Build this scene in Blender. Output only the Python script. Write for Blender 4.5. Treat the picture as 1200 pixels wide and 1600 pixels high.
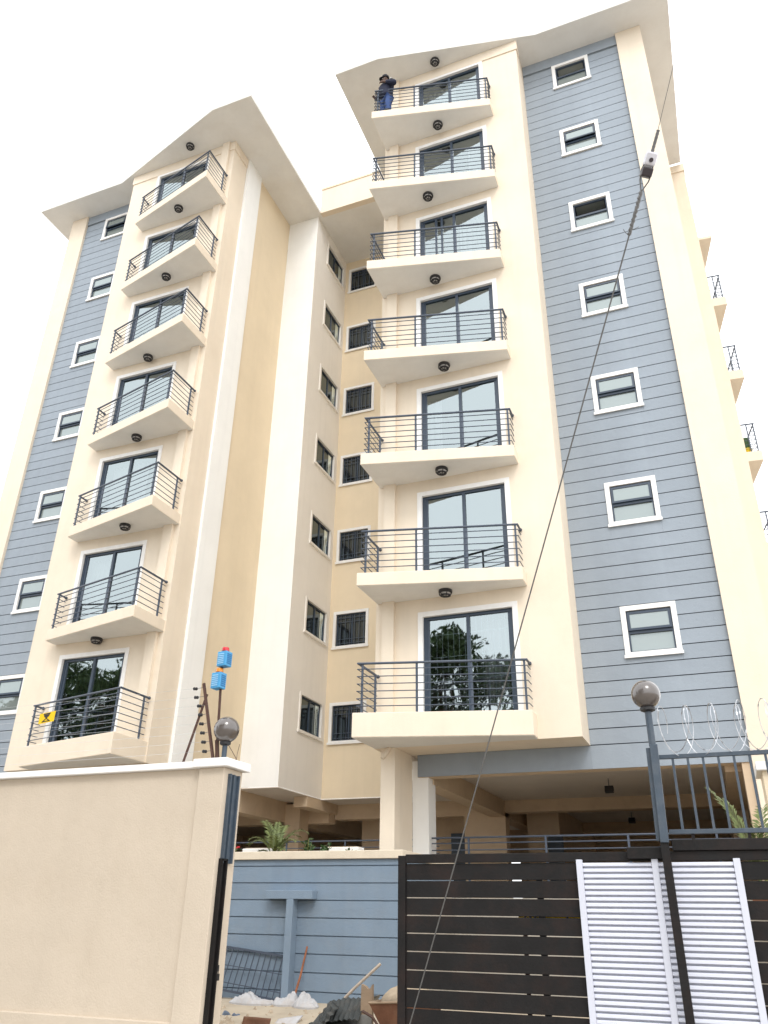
import bpy, math, random
from mathutils import Vector, Matrix, noise as mnoise
random.seed(7)
for o in list(bpy.data.objects): bpy.data.objects.remove(o)
SC = bpy.context.scene
COL = SC.collection
R = math.radians

# ------------------------------------------------------------------ camera
yaw, pitch, roll = R(22.096), R(26.95), R(0.926)
F = Vector((-math.sin(yaw)*math.cos(pitch), math.cos(yaw)*math.cos(pitch), math.sin(pitch)))
Rt = Vector((math.cos(yaw), math.sin(yaw), 0)); U = Rt.cross(F)
R2 = Rt*math.cos(roll)+U*math.sin(roll); U2 = U*math.cos(roll)-Rt*math.sin(roll)
CAM = Vector((9.4085, -15.7398, -3.3017)); FPX = 1243.2
cd = bpy.data.cameras.new('camera'); cam = bpy.data.objects.new('camera', cd); COL.objects.link(cam)
cd.sensor_fit = 'HORIZONTAL'; cd.sensor_width = 36; cd.lens = FPX/1200*36
cd.clip_start = 0.05; cd.clip_end = 3000
M3 = Matrix((R2, U2, -F)).transposed()
cam.matrix_world = Matrix.Translation(CAM) @ M3.to_4x4()
SC.camera = cam
SC.render.resolution_x = 768; SC.render.resolution_y = 1024
# ------------------------------------------------------------------ sky, sun, exposure
SUN_DIR = Vector((0.30, -0.62, 0.75)).normalized()
w = bpy.data.worlds.new('World'); SC.world = w; w.use_nodes = True
nt = w.node_tree; bg = nt.nodes['Background']
sky = nt.nodes.new('ShaderNodeTexSky'); sky.sky_type = 'NISHITA'; sky.sun_disc = False
sky.sun_elevation = math.asin(SUN_DIR.z); sky.sun_rotation = math.atan2(SUN_DIR.x, SUN_DIR.y)
sky.dust_density = 6; sky.air_density = 1.2
hs = nt.nodes.new('ShaderNodeHueSaturation'); hs.inputs['Saturation'].default_value = 0.25
mx = nt.nodes.new('ShaderNodeMixRGB'); mx.inputs[0].default_value = 0.8
mx.inputs[2].default_value = (18.5, 18.9, 19.4, 1)          # even bright overcast
nt.links.new(sky.outputs[0], hs.inputs['Color']); nt.links.new(hs.outputs[0], mx.inputs[1])
nt.links.new(mx.outputs[0], bg.inputs[0]); bg.inputs[1].default_value = 0.1
sd = bpy.data.lights.new('sun', 'SUN'); sd.energy = 0.8; sd.angle = R(18); sd.color = (1, .96, .9)
sun = bpy.data.objects.new('sun', sd); COL.objects.link(sun)
sun.rotation_euler = (-SUN_DIR).to_track_quat('-Z', 'Y').to_euler(); sun.location = (0, -20, 40)
SC.view_settings.view_transform = 'Standard'; SC.view_settings.look = 'None'
SC.view_settings.gamma = 1; SC.view_settings.use_curve_mapping = False
SC.view_settings.exposure = 0.46
SC.render.engine = 'CYCLES'
SC.cycles.max_bounces = 10; SC.cycles.diffuse_bounces = 8; SC.cycles.transparent_max_bounces = 12

# ------------------------------------------------------------------ materials
def mat(name, col, rough=.85, var=.06, vscale=1.2, bump=.0, bscale=40, rnd=0.0, metal=0, spec=.3,
        streak=0.0, stain=None, stain_amt=0.0, stain_scale=3.0, bump2=0.0, b2scale=6):
    m = bpy.data.materials.new(name); m.use_nodes = True; N = m.node_tree.nodes; L = m.node_tree.links
    b = N['Principled BSDF']; b.inputs['Roughness'].default_value = rough; b.inputs['Metallic'].default_value = metal
    b.inputs['Specular IOR Level'].default_value = spec
    tc = N.new('ShaderNodeTexCoord')
    n1 = N.new('ShaderNodeTexNoise'); n1.inputs['Scale'].default_value = vscale; n1.inputs['Detail'].default_value = 6
    n1.inputs['Roughness'].default_value = .65
    L.new(tc.outputs['Object'], n1.inputs['Vector'])
    r = N.new('ShaderNodeMapRange'); r.inputs[1].default_value = .3; r.inputs[2].default_value = .7
    r.inputs[3].default_value = 1-var; r.inputs[4].default_value = 1+var*.6
    L.new(n1.outputs[0], r.inputs[0]); val = r.outputs[0]
    if rnd:
        oi = N.new('ShaderNodeObjectInfo'); r2 = N.new('ShaderNodeMapRange')
        r2.inputs[3].default_value = 1-rnd; r2.inputs[4].default_value = 1+rnd
        L.new(oi.outputs['Random'], r2.inputs[0]); mu = N.new('ShaderNodeMath'); mu.operation = 'MULTIPLY'
        L.new(val, mu.inputs[0]); L.new(r2.outputs[0], mu.inputs[1]); val = mu.outputs[0]
    if streak:
        mp = N.new('ShaderNodeMapping'); mp.inputs['Scale'].default_value = (5, 5, .25)
        L.new(tc.outputs['Object'], mp.inputs['Vector'])
        n2 = N.new('ShaderNodeTexNoise'); n2.inputs['Scale'].default_value = 1.0; n2.inputs['Detail'].default_value = 5
        L.new(mp.outputs[0], n2.inputs['Vector'])
        r3 = N.new('ShaderNodeMapRange'); r3.inputs[1].default_value = .5; r3.inputs[2].default_value = .8
        r3.inputs[3].default_value = 1; r3.inputs[4].default_value = 1-streak
        L.new(n2.outputs[0], r3.inputs[0]); mu = N.new('ShaderNodeMath'); mu.operation = 'MULTIPLY'
        L.new(val, mu.inputs[0]); L.new(r3.outputs[0], mu.inputs[1]); val = mu.outputs[0]
    vm = N.new('ShaderNodeVectorMath'); vm.operation = 'SCALE'; vm.inputs[0].default_value = col
    L.new(val, vm.inputs['Scale']); out = vm.outputs[0]
    if stain:
        n3 = N.new('ShaderNodeTexNoise'); n3.inputs['Scale'].default_value = stain_scale; n3.inputs['Detail'].default_value = 8
        n3.inputs['Roughness'].default_value = .7
        L.new(tc.outputs['Object'], n3.inputs['Vector'])
        r4 = N.new('ShaderNodeMapRange'); r4.inputs[1].default_value = .48; r4.inputs[2].default_value = .7
        r4.inputs[3].default_value = 0; r4.inputs[4].default_value = stain_amt
        L.new(n3.outputs[0], r4.inputs[0])
        mi = N.new('ShaderNodeMixRGB'); L.new(r4.outputs[0], mi.inputs[0]); L.new(out, mi.inputs[1])
        mi.inputs[2].default_value = (*stain, 1); out = mi.outputs[0]
    L.new(out, b.inputs['Base Color'])
    if bump:
        n4 = N.new('ShaderNodeTexNoise'); n4.inputs['Scale'].default_value = bscale; n4.inputs['Detail'].default_value = 5
        L.new(tc.outputs['Object'], n4.inputs['Vector'])
        bp = N.new('ShaderNodeBump'); bp.inputs['Strength'].default_value = bump; bp.inputs['Distance'].default_value = .01
        L.new(n4.outputs[0], bp.inputs['Height']); last = bp
        if bump2:
            n5 = N.new('ShaderNodeTexNoise'); n5.inputs['Scale'].default_value = b2scale; n5.inputs['Detail'].default_value = 3
            L.new(tc.outputs['Object'], n5.inputs['Vector'])
            b2 = N.new('ShaderNodeBump'); b2.inputs['Strength'].default_value = bump2; b2.inputs['Distance'].default_value = .02
            L.new(n5.outputs[0], b2.inputs['Height']); L.new(bp.outputs[0], b2.inputs['Normal']); last = b2
        L.new(last.outputs[0], b.inputs['Normal'])
    return m

def glassmat(name, refl, tint, dark=None, wav=.02):
    """solar glass: a mirror share over a see-through or dark body"""
    m = bpy.data.materials.new(name); m.use_nodes = True; N = m.node_tree.nodes; L = m.node_tree.links
    N.remove(N['Principled BSDF']); out = N['Material Output']
    g = N.new('ShaderNodeBsdfGlossy'); g.inputs['Roughness'].default_value = .015; g.inputs['Color'].default_value = (.82, .93, .95, 1)
    if dark:
        t = N.new('ShaderNodeBsdfDiffuse'); t.inputs['Color'].default_value = (*dark, 1)
    else:
        t = N.new('ShaderNodeBsdfTransparent'); t.inputs['Color'].default_value = (*tint, 1)
    fr = N.new('ShaderNodeFresnel'); fr.inputs['IOR'].default_value = 1.5
    ad = N.new('ShaderNodeMath'); ad.operation = 'MULTIPLY_ADD'; ad.inputs[1].default_value = 1-refl; ad.inputs[2].default_value = refl
    L.new(fr.outputs[0], ad.inputs[0])
    mi = N.new('ShaderNodeMixShader'); L.new(ad.outputs[0], mi.inputs[0]); L.new(t.outputs[0], mi.inputs[1]); L.new(g.outputs[0], mi.inputs[2])
    tc = N.new('ShaderNodeTexCoord'); n = N.new('ShaderNodeTexNoise'); n.inputs['Scale'].default_value = 1.6; n.inputs['Detail'].default_value = 1
    L.new(tc.outputs['Object'], n.inputs['Vector'])
    bp = N.new('ShaderNodeBump'); bp.inputs['Strength'].default_value = wav; bp.inputs['Distance'].default_value = .2
    L.new(n.outputs[0], bp.inputs['Height']); L.new(bp.outputs[0], g.inputs['Normal'])
    L.new(mi.outputs[0], out.inputs['Surface'])
    return m

MT = {}
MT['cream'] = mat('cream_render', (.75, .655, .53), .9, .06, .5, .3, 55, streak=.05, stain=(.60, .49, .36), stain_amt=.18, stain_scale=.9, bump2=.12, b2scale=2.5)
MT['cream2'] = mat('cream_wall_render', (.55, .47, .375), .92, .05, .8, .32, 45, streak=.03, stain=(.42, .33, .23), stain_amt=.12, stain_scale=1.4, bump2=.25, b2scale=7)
MT['tan'] = mat('tan_render', (.75, .635, .465), .9, .06, .6, .25, 55, streak=.04)
MT['white'] = mat('white_render', (.86, .86, .84), .88, .05, .6, .2, 55, streak=.04)
MT['offwhite'] = mat('offwhite_render', (.84, .81, .765), .88, .05, .6, .2, 55, streak=.04)
MT['soffit'] = mat('soffit_paint', (.75, .74, .715), .9, .06, 1.1, .15, 50, stain=(.55, .48, .4), stain_amt=.15, stain_scale=1.2)
MT['fascia'] = mat('fascia_paint', (.66, .64, .60), .8, .06, 1.0, .1, 50)
MT['trim'] = mat('white_trim', (.82, .81, .79), .6, .04, 3, .1, 60, stain=(.5, .46, .4), stain_amt=.15, stain_scale=5)
MT['clad'] = mat('grey_blue_board', (.29, .33, .375), .85, .08, 1.5, .45, 70, rnd=.028, streak=.05, bump2=.15, b2scale=14)
MT['cladback'] = mat('shaded_joint', (.045, .055, .07), .9, .05, 2, .2, 50)  # groove shade put into the colour, far darker than the boards
MT['rwall'] = mat('blue_grey_wall_board', (.19, .25, .32), .85, .09, 1.6, .45, 70, rnd=.03, streak=.07, stain=(.26, .27, .27), stain_amt=.2, stain_scale=2)
MT['rail'] = mat('dark_steel_paint', (.06, .078, .11), .42, .1, 8, .05, 60, spec=.5)
MT['frame'] = mat('navy_aluminium', (.032, .05, .078), .4, .08, 6, 0, spec=.5)
MT['glass'] = glassmat('solar_glass', .31, (.50, .56, .57))
MT['dglass'] = glassmat('dark_window_glass', .06, None, (.012, .014, .016))
MT['fglass'] = glassmat('frosted_window_glass', .13, None, (.20, .225, .215))
MT['room'] = mat('room_paint', (.45, .41, .36), .9, .05, 1)
MT['curtain'] = mat('curtain_cloth', (.72, .66, .66), .9, .12, 6, .1, 30)
MT['lampglass'] = mat('frosted_lamp_glass', (.42, .40, .38), .3, .1, 5)
MT['black'] = mat('black_plastic', (.02, .02, .022), .45, .1, 10, spec=.5)
MT['gate'] = mat('oxidised_black_steel', (.011, .010, .010), .6, .35, 3, .25, 30, spec=.22, stain=(.030, .016, .012), stain_amt=.55, stain_scale=2.3)
MT['gatedge'] = mat('bare_steel_edge', (.20, .19, .185), .5, .3, 6)
MT['louvre'] = mat('white_powder_coat', (.56, .575, .65), .38, .04, 3, .03, 30, spec=.5)
MT['pole'] = mat('slate_blue_paint', (.05, .07, .095), .45, .15, 5, .1, 40, spec=.4, stain=(.14, .15, .16), stain_amt=.3, stain_scale=9)
MT['galv'] = mat('zinc_wire', (.55, .56, .58), .35, .15, 20, metal=.85)
MT['wire'] = mat('stay_wire_steel', (.17, .17, .17), .5, .2, 30, metal=.4)
MT['rust'] = mat('brown_primer_steel', (.085, .045, .035), .6, .25, 12, .2, 60)
MT['concrete'] = mat('parking_concrete', (.46, .42, .36), .92, .12, 1.5, .3, 30)
MT['ochre'] = mat('parking_tan_paint', (.60, .47, .335), .9, .07, .8, .2, 45, stain=(.3, .2, .12), stain_amt=.2)
MT['ceil'] = mat('parking_ceiling_paint', (.68, .62, .55), .9, .06, 1, .1, 40)
MT['ground'] = mat('dusty_road', (.38, .35, .31), .95, .14, .35, .5, 25, stain=(.22, .19, .16), stain_amt=.4, stain_scale=.6)
MT['yard'] = mat('yard_screed', (.40, .335, .25), .95, .14, 1.0, .6, 22, stain=(.24, .19, .14), stain_amt=.4, stain_scale=2.2)
MT['coping'] = mat('cream_coping', (.66, .58, .46), .85, .07, 2, .3, 45, stain=(.35, .29, .22), stain_amt=.3, stain_scale=4)
MT['red'] = mat('red_lens', (.55, .02, .03), .2, .05, 3, spec=.6)
MT['amber'] = mat('amber_lens', (.75, .24, .01), .2, .05, 3, spec=.6)
MT['siren'] = mat('sky_blue_plastic', (.06, .30, .56), .45, .06, 4, spec=.5)
MT['sirenslot'] = mat('lit_blue_louvre', (.30, .56, .78), .5, .05, 4)  # front-face slots: lit tone of the louvre put into the colour
MT['sirendark'] = mat('shaded_blue_louvre', (.02, .15, .36), .5, .05, 4)  # side-face slots: same louvre with the shade of that face in its colour
MT['yellow'] = mat('yellow_sign_paint', (.80, .52, .01), .5, .05, 6)
MT['leaf'] = mat('palm_leaf', (.12, .15, .045), .55, .35, 9, rnd=.1, spec=.4)
MT['leaf2'] = mat('shrub_leaf', (.045, .085, .025), .6, .3, 9, rnd=.1)
MT['treeleaf'] = mat('tree_leaf', (.05, .085, .025), .7, .4, 1.5)
MT['bark'] = mat('bark', (.12, .085, .06), .95, .3, 3, .5, 20)
MT['stem'] = mat('palm_stem', (.22, .22, .07), .7, .2, 10)
MT['pot'] = mat('terracotta', (.30, .13, .07), .8, .1, 8, .1)
MT['potyellow'] = mat('yellow_pot', (.7, .5, .02), .6, .1, 8)
MT['flower'] = mat('red_petal', (.5, .02, .03), .6, .2, 10)
MT['sack'] = mat('woven_sack', (.42, .415, .42), .8, .12, 7, .4, 90, stain=(.35, .28, .22), stain_amt=.45, stain_scale=5)
MT['darksheet'] = mat('weathered_dark_sheet', (.045, .05, .05), .6, .4, 4, .3, 25, stain=(.14, .12, .10), stain_amt=.4)
MT['bluesheet'] = mat('crumpled_blue_grey_plastic', (.11, .14, .19), .45, .4, 5, .3, 20)
MT['brown'] = mat('rusty_brown_metal', (.16, .075, .045), .75, .3, 5, .3, 30, stain=(.3, .2, .13), stain_amt=.4)
MT['timber'] = mat('weathered_timber', (.30, .22, .15), .85, .3, 6, .4, 40, stain=(.12, .10, .08), stain_amt=.5)
MT['tingrey'] = mat('dull_tin', (.22, .22, .21), .5, .35, 5, .2, 20, metal=.3)
MT['stick'] = mat('pale_wood_stick', (.42, .35, .28), .8, .2, 10)
MT['redstick'] = mat('reddish_wood_stick', (.26, .10, .05), .8, .3, 8, .2, 40)
MT['rock'] = mat('earth_spoil', (.36, .29, .21), .95, .25, 5, .8, 15)
MT['insul'] = mat('white_porcelain', (.66, .66, .72), .25, .05, 5, spec=.6)
MT['insulb'] = mat('brown_porcelain', (.03, .022, .028), .3, .1, 5, spec=.6)
MT['skin'] = mat('skin', (.09, .05, .035), .55, .05, 10)
MT['navy'] = mat('navy_jacket', (.018, .022, .045), .8, .2, 10, .2, 60)
MT['jeans'] = mat('blue_denim', (.04, .075, .20), .85, .15, 12, .2, 80)
MT['cap'] = mat('black_cap', (.015, .016, .022), .8, .1, 10)
MT['whitecloth'] = mat('white_cloth', (.7, .7, .7), .8, .05, 10)
MT['tile'] = mat('roof_sheet', (.22, .12, .09), .7, .1, 2)
MT['cactus'] = mat('cactus', (.05, .10, .04), .7, .2, 12)

# ------------------------------------------------------------------ mesh helpers
class MB:
    def __init__(s): s.v = []; s.f = []
    def add(s, vs, fs):
        n = len(s.v); s.v += [tuple(map(float, p)) for p in vs]; s.f += [tuple(i+n for i in f) for f in fs]; return s
    def quad(s, a, b, c, d): return s.add([a, b, c, d], [(0, 1, 2, 3)])
    def box(s, x0, x1, y0, y1, z0, z1):
        if x0 > x1: x0, x1 = x1, x0
        return s.add([(x0,y0,z0),(x1,y0,z0),(x1,y1,z0),(x0,y1,z0),(x0,y0,z1),(x1,y0,z1),(x1,y1,z1),(x0,y1,z1)],
                     [(0,3,2,1),(4,5,6,7),(0,1,5,4),(1,2,6,5),(2,3,7,6),(3,0,4,7)])
    def obox(s, c, ax, ay, az, hx, hy, hz):
        c, ax, ay, az = Vector(c), Vector(ax).normalized(), Vector(ay).normalized(), Vector(az).normalized()
        vs = [c+ax*hx*i+ay*hy*j+az*hz*k for k in(-1,1) for i,j in((-1,-1),(1,-1),(1,1),(-1,1))]
        return s.add(vs, [(0,3,2,1),(4,5,6,7),(0,1,5,4),(1,2,6,5),(2,3,7,6),(3,0,4,7)])
    def beam(s, p, q, wx, wz, up=(0,0,1)):
        p, q = Vector(p), Vector(q); d = (q-p); L = d.length; d.normalize(); u = Vector(up)
        sd_ = d.cross(u)
        if sd_.length < 1e-4: sd_ = Vector((1,0,0))
        sd_.normalize(); u = sd_.cross(d)
        return s.obox((p+q)/2, d, sd_, u, L/2, wx/2, wz/2)
    def prism(s, poly, z0, z1):
        a = sum(poly[i][0]*poly[(i+1)%len(poly)][1]-poly[(i+1)%len(poly)][0]*poly[i][1] for i in range(len(poly)))
        if a < 0: poly = poly[::-1]
        n = len(poly); vs = [(x,y,z0) for x,y in poly]+[(x,y,z1) for x,y in poly]
        fs = [tuple(range(n-1,-1,-1)), tuple(range(n,2*n))]+[(i,(i+1)%n,n+(i+1)%n,n+i) for i in range(n)]
        return s.add(vs, fs)
    def hbar(s, pts, r, n=6):
        """round bar along a horizontal polyline with mitred corners"""
        pts = [Vector(p) for p in pts]; rings = []
        for i, p in enumerate(pts):
            d0 = (p-pts[i-1]).normalized() if i else None; d1 = (pts[i+1]-p).normalized() if i < len(pts)-1 else None
            if d0 is None: d0 = d1
            if d1 is None: d1 = d0
            n0 = Vector((d0.y,-d0.x,0)); n1 = Vector((d1.y,-d1.x,0)); b = (n0+n1).normalized(); b = b/max(.35, b.dot(n0))
            rings.append([p+b*(math.cos(t)*r)+Vector((0,0,1))*(math.sin(t)*r) for t in [2*math.pi*k/n for k in range(n)]])
        return s.loft(rings)
    def loft(s, rings, cap=True, closed=True):
        n = len(rings[0]); vs = [p for r in rings for p in r]; fs = []
        for i in range(len(rings)-1):
            for k in range(n if closed else n-1):
                a = i*n+k; b = i*n+(k+1)%n; fs.append((a, b, b+n, a+n))
        if cap and closed: fs += [tuple(range(n-1,-1,-1)), tuple(range((len(rings)-1)*n, len(rings)*n))]
        return s.add(vs, fs)
    def tube(s, pts, r, n=6, cap=True):
        pts = [Vector(p) for p in pts]; rs = r if isinstance(r, (list, tuple)) else [r]*len(pts)
        rings = []; u = None
        for i, p in enumerate(pts):
            d = (pts[min(i+1, len(pts)-1)]-pts[max(i-1, 0)]).normalized()
            if u is None:
                u = d.cross(Vector((0,0,1)))
                if u.length < .05: u = d.cross(Vector((1,0,0)))
            u = (u-d*u.dot(d)).normalized(); v = d.cross(u)
            rings.append([p+(u*math.cos(2*math.pi*k/n)+v*math.sin(2*math.pi*k/n))*rs[i] for k in range(n)])
        return s.loft(rings, cap)
    def lathe(s, c, prof, n=24, ax=(0,0,1)):
        c = Vector(c); a = Vector(ax).normalized(); u = a.orthogonal().normalized(); v = a.cross(u)
        return s.loft([[c+a*h+(u*math.cos(2*math.pi*k/n)+v*math.sin(2*math.pi*k/n))*max(r, 1e-4) for k in range(n)] for r, h in prof])
    def sphere(s, c, r, n=20, m=12, sq=(1,1,1)):
        c = Vector(c)
        return s.loft([[c+Vector((math.sin(a)*math.cos(2*math.pi*k/n)*r*sq[0], math.sin(a)*math.sin(2*math.pi*k/n)*r*sq[1], -math.cos(a)*r*sq[2])) for k in range(n)]
                       for a in [max(.02, min(math.pi-.02, math.pi*i/m)) for i in range(m+1)]])
    def wall(s, O, Uv, N, u0, u1, z0, z1, holes, d):
        """a face with real openings; point = O + U*u + z; reveals go inwards by d"""
        O, Uv, N = Vector(O), Vector(Uv), Vector(N); us = sorted({u0,u1,*[h[0] for h in holes],*[h[1] for h in holes]}); zs = sorted({z0,z1,*[h[2] for h in holes],*[h[3] for h in holes]})
        P = lambda u, z, k=0: O+Uv*u+Vector((0,0,z))-N*k
        flip = Uv.cross(Vector((0,0,1))).dot(N) < 0
        def q(a,b,c,e):
            s.quad(a,b,c,e) if not flip else s.quad(e,c,b,a)
        for i in range(len(us)-1):
            for j in range(len(zs)-1):
                cu, cz = (us[i]+us[i+1])/2, (zs[j]+zs[j+1])/2
                if any(h[0] < cu < h[1] and h[2] < cz < h[3] for h in holes): continue
                q(P(us[i],zs[j]),P(us[i+1],zs[j]),P(us[i+1],zs[j+1]),P(us[i],zs[j+1]))
        for a,b,c,e in holes:
            q(P(a,c),P(a,e),P(a,e,d),P(a,c,d)); q(P(b,c),P(b,c,d),P(b,e,d),P(b,e))
            q(P(a,c),P(a,c,d),P(b,c,d),P(b,c)); q(P(a,e),P(b,e),P(b,e,d),P(a,e,d))
        return s
    def mirror(s):
        m = MB(); m.v = [(-x,y,z) for x,y,z in s.v]; m.f = [tuple(reversed(f)) for f in s.f]; return m
    def side(s, sg): return s if sg > 0 else s.mirror()

ROOT = {}
def org(o): return ROOT.get(o.name, Vector((0,0,0)))
def meshdata(name, mb, m, origin, smooth=False):
    me = bpy.data.meshes.new(name); me.from_pydata([(x-origin.x, y-origin.y, z-origin.z) for x,y,z in mb.v], [], mb.f); me.update()
    if m: me.materials.append(MT[m] if isinstance(m, str) else m)
    if smooth:
        for p in me.polygons: p.use_smooth = True
        try: me.set_sharp_from_angle(angle=R(40))
        except Exception: pass
    return me
def link(name, me, parent=None, loc=(0,0,0)):
    o = bpy.data.objects.new(name, me); COL.objects.link(o)
    if parent: o.parent = parent
    o.location = loc
    return o
def part(name, mb, m, parent, smooth=False, bevel=0, label=None, kind=None):
    og = org(parent); o = link(name, meshdata(name, mb, m, og, smooth), parent); ROOT[o.name] = og
    if bevel:
        b = o.modifiers.new('edge', 'BEVEL'); b.width = bevel; b.segments = 2; b.limit_method = 'ANGLE'
    if label: o['label'] = label
    if kind: o['kind'] = kind
    return o
def tag(o, label, cat, group=None):
    o['label'] = label; o['category'] = cat
    if group: o['group'] = group
    return o
def thing(name, loc, label, cat, group=None):
    o = bpy.data.objects.new(name, None); COL.objects.link(o); o.location = loc; o.empty_display_size = .2
    ROOT[o.name] = Vector(loc); return tag(o, label, cat, group)
def solid(name, mb, m, loc, label=None, cat=None, group=None, smooth=False, bevel=0, kind=None):
    loc = Vector(loc); o = link(name, meshdata(name, mb, m, loc, smooth)); o.location = loc; ROOT[o.name] = loc
    if bevel:
        b = o.modifiers.new('edge', 'BEVEL'); b.width = bevel; b.segments = 2; b.limit_method = 'ANGLE'
    if kind: o['kind'] = kind
    if label: tag(o, label, cat, group)
    return o

# ================================================================== setting
GZ = -4.92
def yardz(y): return GZ+.02+max(0, min(1, (y+7.0)/5.0))*.33
solid('road', MB().quad((-400,-400,GZ),(400,-400,GZ),(400,400,GZ),(-400,400,GZ)), 'ground', (0,0,GZ), kind='structure')
yb = MB(); nx, ny = 60, 24
for j in range(ny+1):
    for i in range(nx+1):
        x = -14+i*30/nx; y = -7.0+j*5.3/ny
        yb.v.append((x, y, yardz(y)+.015*mnoise.noise((x*1.3, y*1.3, 0))))
for j in range(ny):
    for i in range(nx):
        a = j*(nx+1)+i; yb.f.append((a, a+1, a+nx+2, a+nx+1))
solid('yard', yb, 'yard', (0,-4.5,-4.7), kind='structure', smooth=True)

# ================================================================== apartment building
ZT = 21.06; H = 3.0; G = .958; NF = 7
XI, XB, XG, XS = 2.869, 7.174, 10.0865, 10.819
XW, YW, YK = 1.613, 4.103, 6.797
bld = thing('apartment_building', (0, 8, -2.95), 'seven-storey cream apartment block with two balconied towers and grey-blue boarded bays', 'building')

# rooms behind the balcony doors, door opening and window opening lists
DOOR = (3.97, 5.99, .3, 2.585)
WIN = (8.17, 9.10, 1.61, 2.55)
def sx(sg, x): return sg*x
for sg in (1, -1):
    tag_side = 'right' if sg > 0 else 'left'
    # --- bay front with door openings
    m = MB(); m.wall((0,0,0),(1,0,0),(0,-1,0), XI, XB, -.185, ZT, [(DOOR[0],DOOR[1],3*k+DOOR[2],3*k+DOOR[3]) for k in range(NF)], .16)
    m.quad((XB,0,-.185),(XB,G+.03,-.185),(XB,G+.03,ZT),(XB,0,ZT))                      # outer return
    m.quad((XI,0,-.185),(XI,0,ZT),(XI,.84,ZT),(XI,.84,-.185))                         # inner return
    m.quad((XI,0,-.185),(XI,G+.03,-.185),(XB,G+.03,-.185),(XB,0,-.185))               # underside
    part('bay_wall', m.side(sg), 'cream', bld)
    m = MB(); m.box(XI-.03, XB+.03, -.03, .3, 20.66, ZT-.003); m.box(XI-.03, XI+.2, .3, .86, 20.66, ZT-.003)
    part('frieze_band', m.side(sg), 'cream', bld)
    part('pilaster', MB().box(3.05, 3.33, -.10, .02, -.185, ZT-.002).side(sg), 'cream', bld)
    # --- inner flank: white pilaster, tan wall, white wall, windowed flank
    part('white_pilaster', MB().box(XI-.09, XI+.1, .845, 1.712, -.21, ZT-.002).side(sg), 'white', bld)
    part('tan_wall', MB().quad((XI,1.70,-.21),(XI,1.70,ZT),(XI,YW,ZT),(XI,YW,-.21)).side(sg), 'tan', bld)
    m = MB(); m.quad((XW,YW,-.21),(XI,YW,-.21),(XI,YW,ZT),(XW,YW,ZT))
    part('white_wall', m.side(sg), 'white', bld)
    SWH = (5.10, 6.52, 1.50, 2.53)
    m = MB(); m.wall((XW,0,0),(0,1,0),(-1,0,0), YW, YK, -.21, ZT, [(SWH[0],SWH[1],3*k+SWH[2],3*k+SWH[3]) for k in range(NF)], .14)
    part('flank_wall', m.side(sg), 'offwhite', bld)
    # --- grey boarded bay
    m = MB(); m.wall((0,G+.025,0),(1,0,0),(0,-1,0), XB-.02, XG, -.62, ZT, [(WIN[0],WIN[1],3*k+WIN[2],3*k+WIN[3]) for k in range(NF)], .12)
    back = part('cladding', m.side(sg), 'cladback', bld)
    p_ = .3147; gz = [-.62]+[-.181+p_*n for n in range(67)]; gz = [z for z in gz if z < 20.60]+[20.62]
    wo = (8.075, 9.195); cache = {}
    for i in range(len(gz)-1):
        z0, z1 = gz[i]+.010, gz[i+1]-.010
        if i == 0: z0 = -.64
        segs = [(XB+.002, XG-.002)]
        for k in range(NF):
            if z1 > 3*k+1.525 and z0 < 3*k+2.635:
                a, b = 3*k+1.525, 3*k+2.635
                segs = [(XB+.002, wo[0]+.01), (wo[1]-.01, XG-.002)]
                if z0 < a-.04: segs.append((wo[0]+.012, wo[1]-.012, z0, a+.01))
                if z1 > b+.04: segs.append((wo[0]+.012, wo[1]-.012, b-.01, z1))
        for sgm in segs:
            q0, q1 = (sgm[2], sgm[3]) if len(sgm) == 4 else (z0, z1)
            key = (round(sgm[0],3), round(sgm[1],3), round(q1-q0,3))
            dz = .0015*math.sin(i*2.3)
            if key not in cache:
                cache[key] = meshdata('board', MB().box(sgm[0], sgm[1], G-.004, G+.022, 0, q1-q0).side(sg), 'clad', Vector((0,8,0)))
            o = link('board', cache[key], back, (0, dz, q0+2.95))
    part('cladding_cap', MB().box(XB+.003, XG-.003, G-.03, G+.02, 20.64, ZT-.003).side(sg), 'clad', bld)
    part('lintel_beam', MB().box(3.504, XB+.0, G, G+.35, -.64, -.19).box(XB+.004, XG+.1, G+.03, G+.35, -.638, -.2).side(sg), 'clad', bld)
    part('lintel_soffit', MB().quad((3.5,G+.005,-.643),(3.5,G+.35,-.643),(XG,G+.35,-.643),(XG,G+.005,-.643)).side(sg), 'ochre', bld)
    # --- outer cream corner and flank
    m = MB(); m.box(XG, XS, .861, 7.0, -4.6, ZT-.002)
    part('corner_wall', m.side(sg), 'cream', bld)
    m = MB(); m.box(10.3, 11.72, 6.6, 17.0, -4.6, 20.7); part('rear_wing_wall', m.side(sg), 'cream', bld)
    part('rear_wing_band', MB().box(10.3, 11.76, 6.56, 17.02, 20.70, 21.04).side(sg), 'cream', bld)
    # --- eaves slab
    ya = -1.018 if sg > 0 else -1.367
    poly = [(1.468,ya),(2.968,ya),(7.799,.012),(11.678,.012),(11.678,6.5),(10.4,6.5),(10.4,16.8),(1.468,16.8)]
    ev = part('eaves', MB().prism(poly, ZT, ZT+.035).side(sg), 'soffit', bld)
    fo = [(1.466,ya-.002),(2.969,ya-.002),(7.8,.010),(11.68,.010),(11.68,6.5),(10.4,6.5),(10.4,16.8),(1.466,16.8)]
    part('fascia', MB().prism(fo, ZT+.037, ZT+.13).side(sg), 'fascia', ev)
    cx, cy = 6.0, 7.0; rp = [Vector((x+.12*(cx-x)/6, y+.12*(cy-y)/6, ZT+.131)) for x,y in fo]
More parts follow.
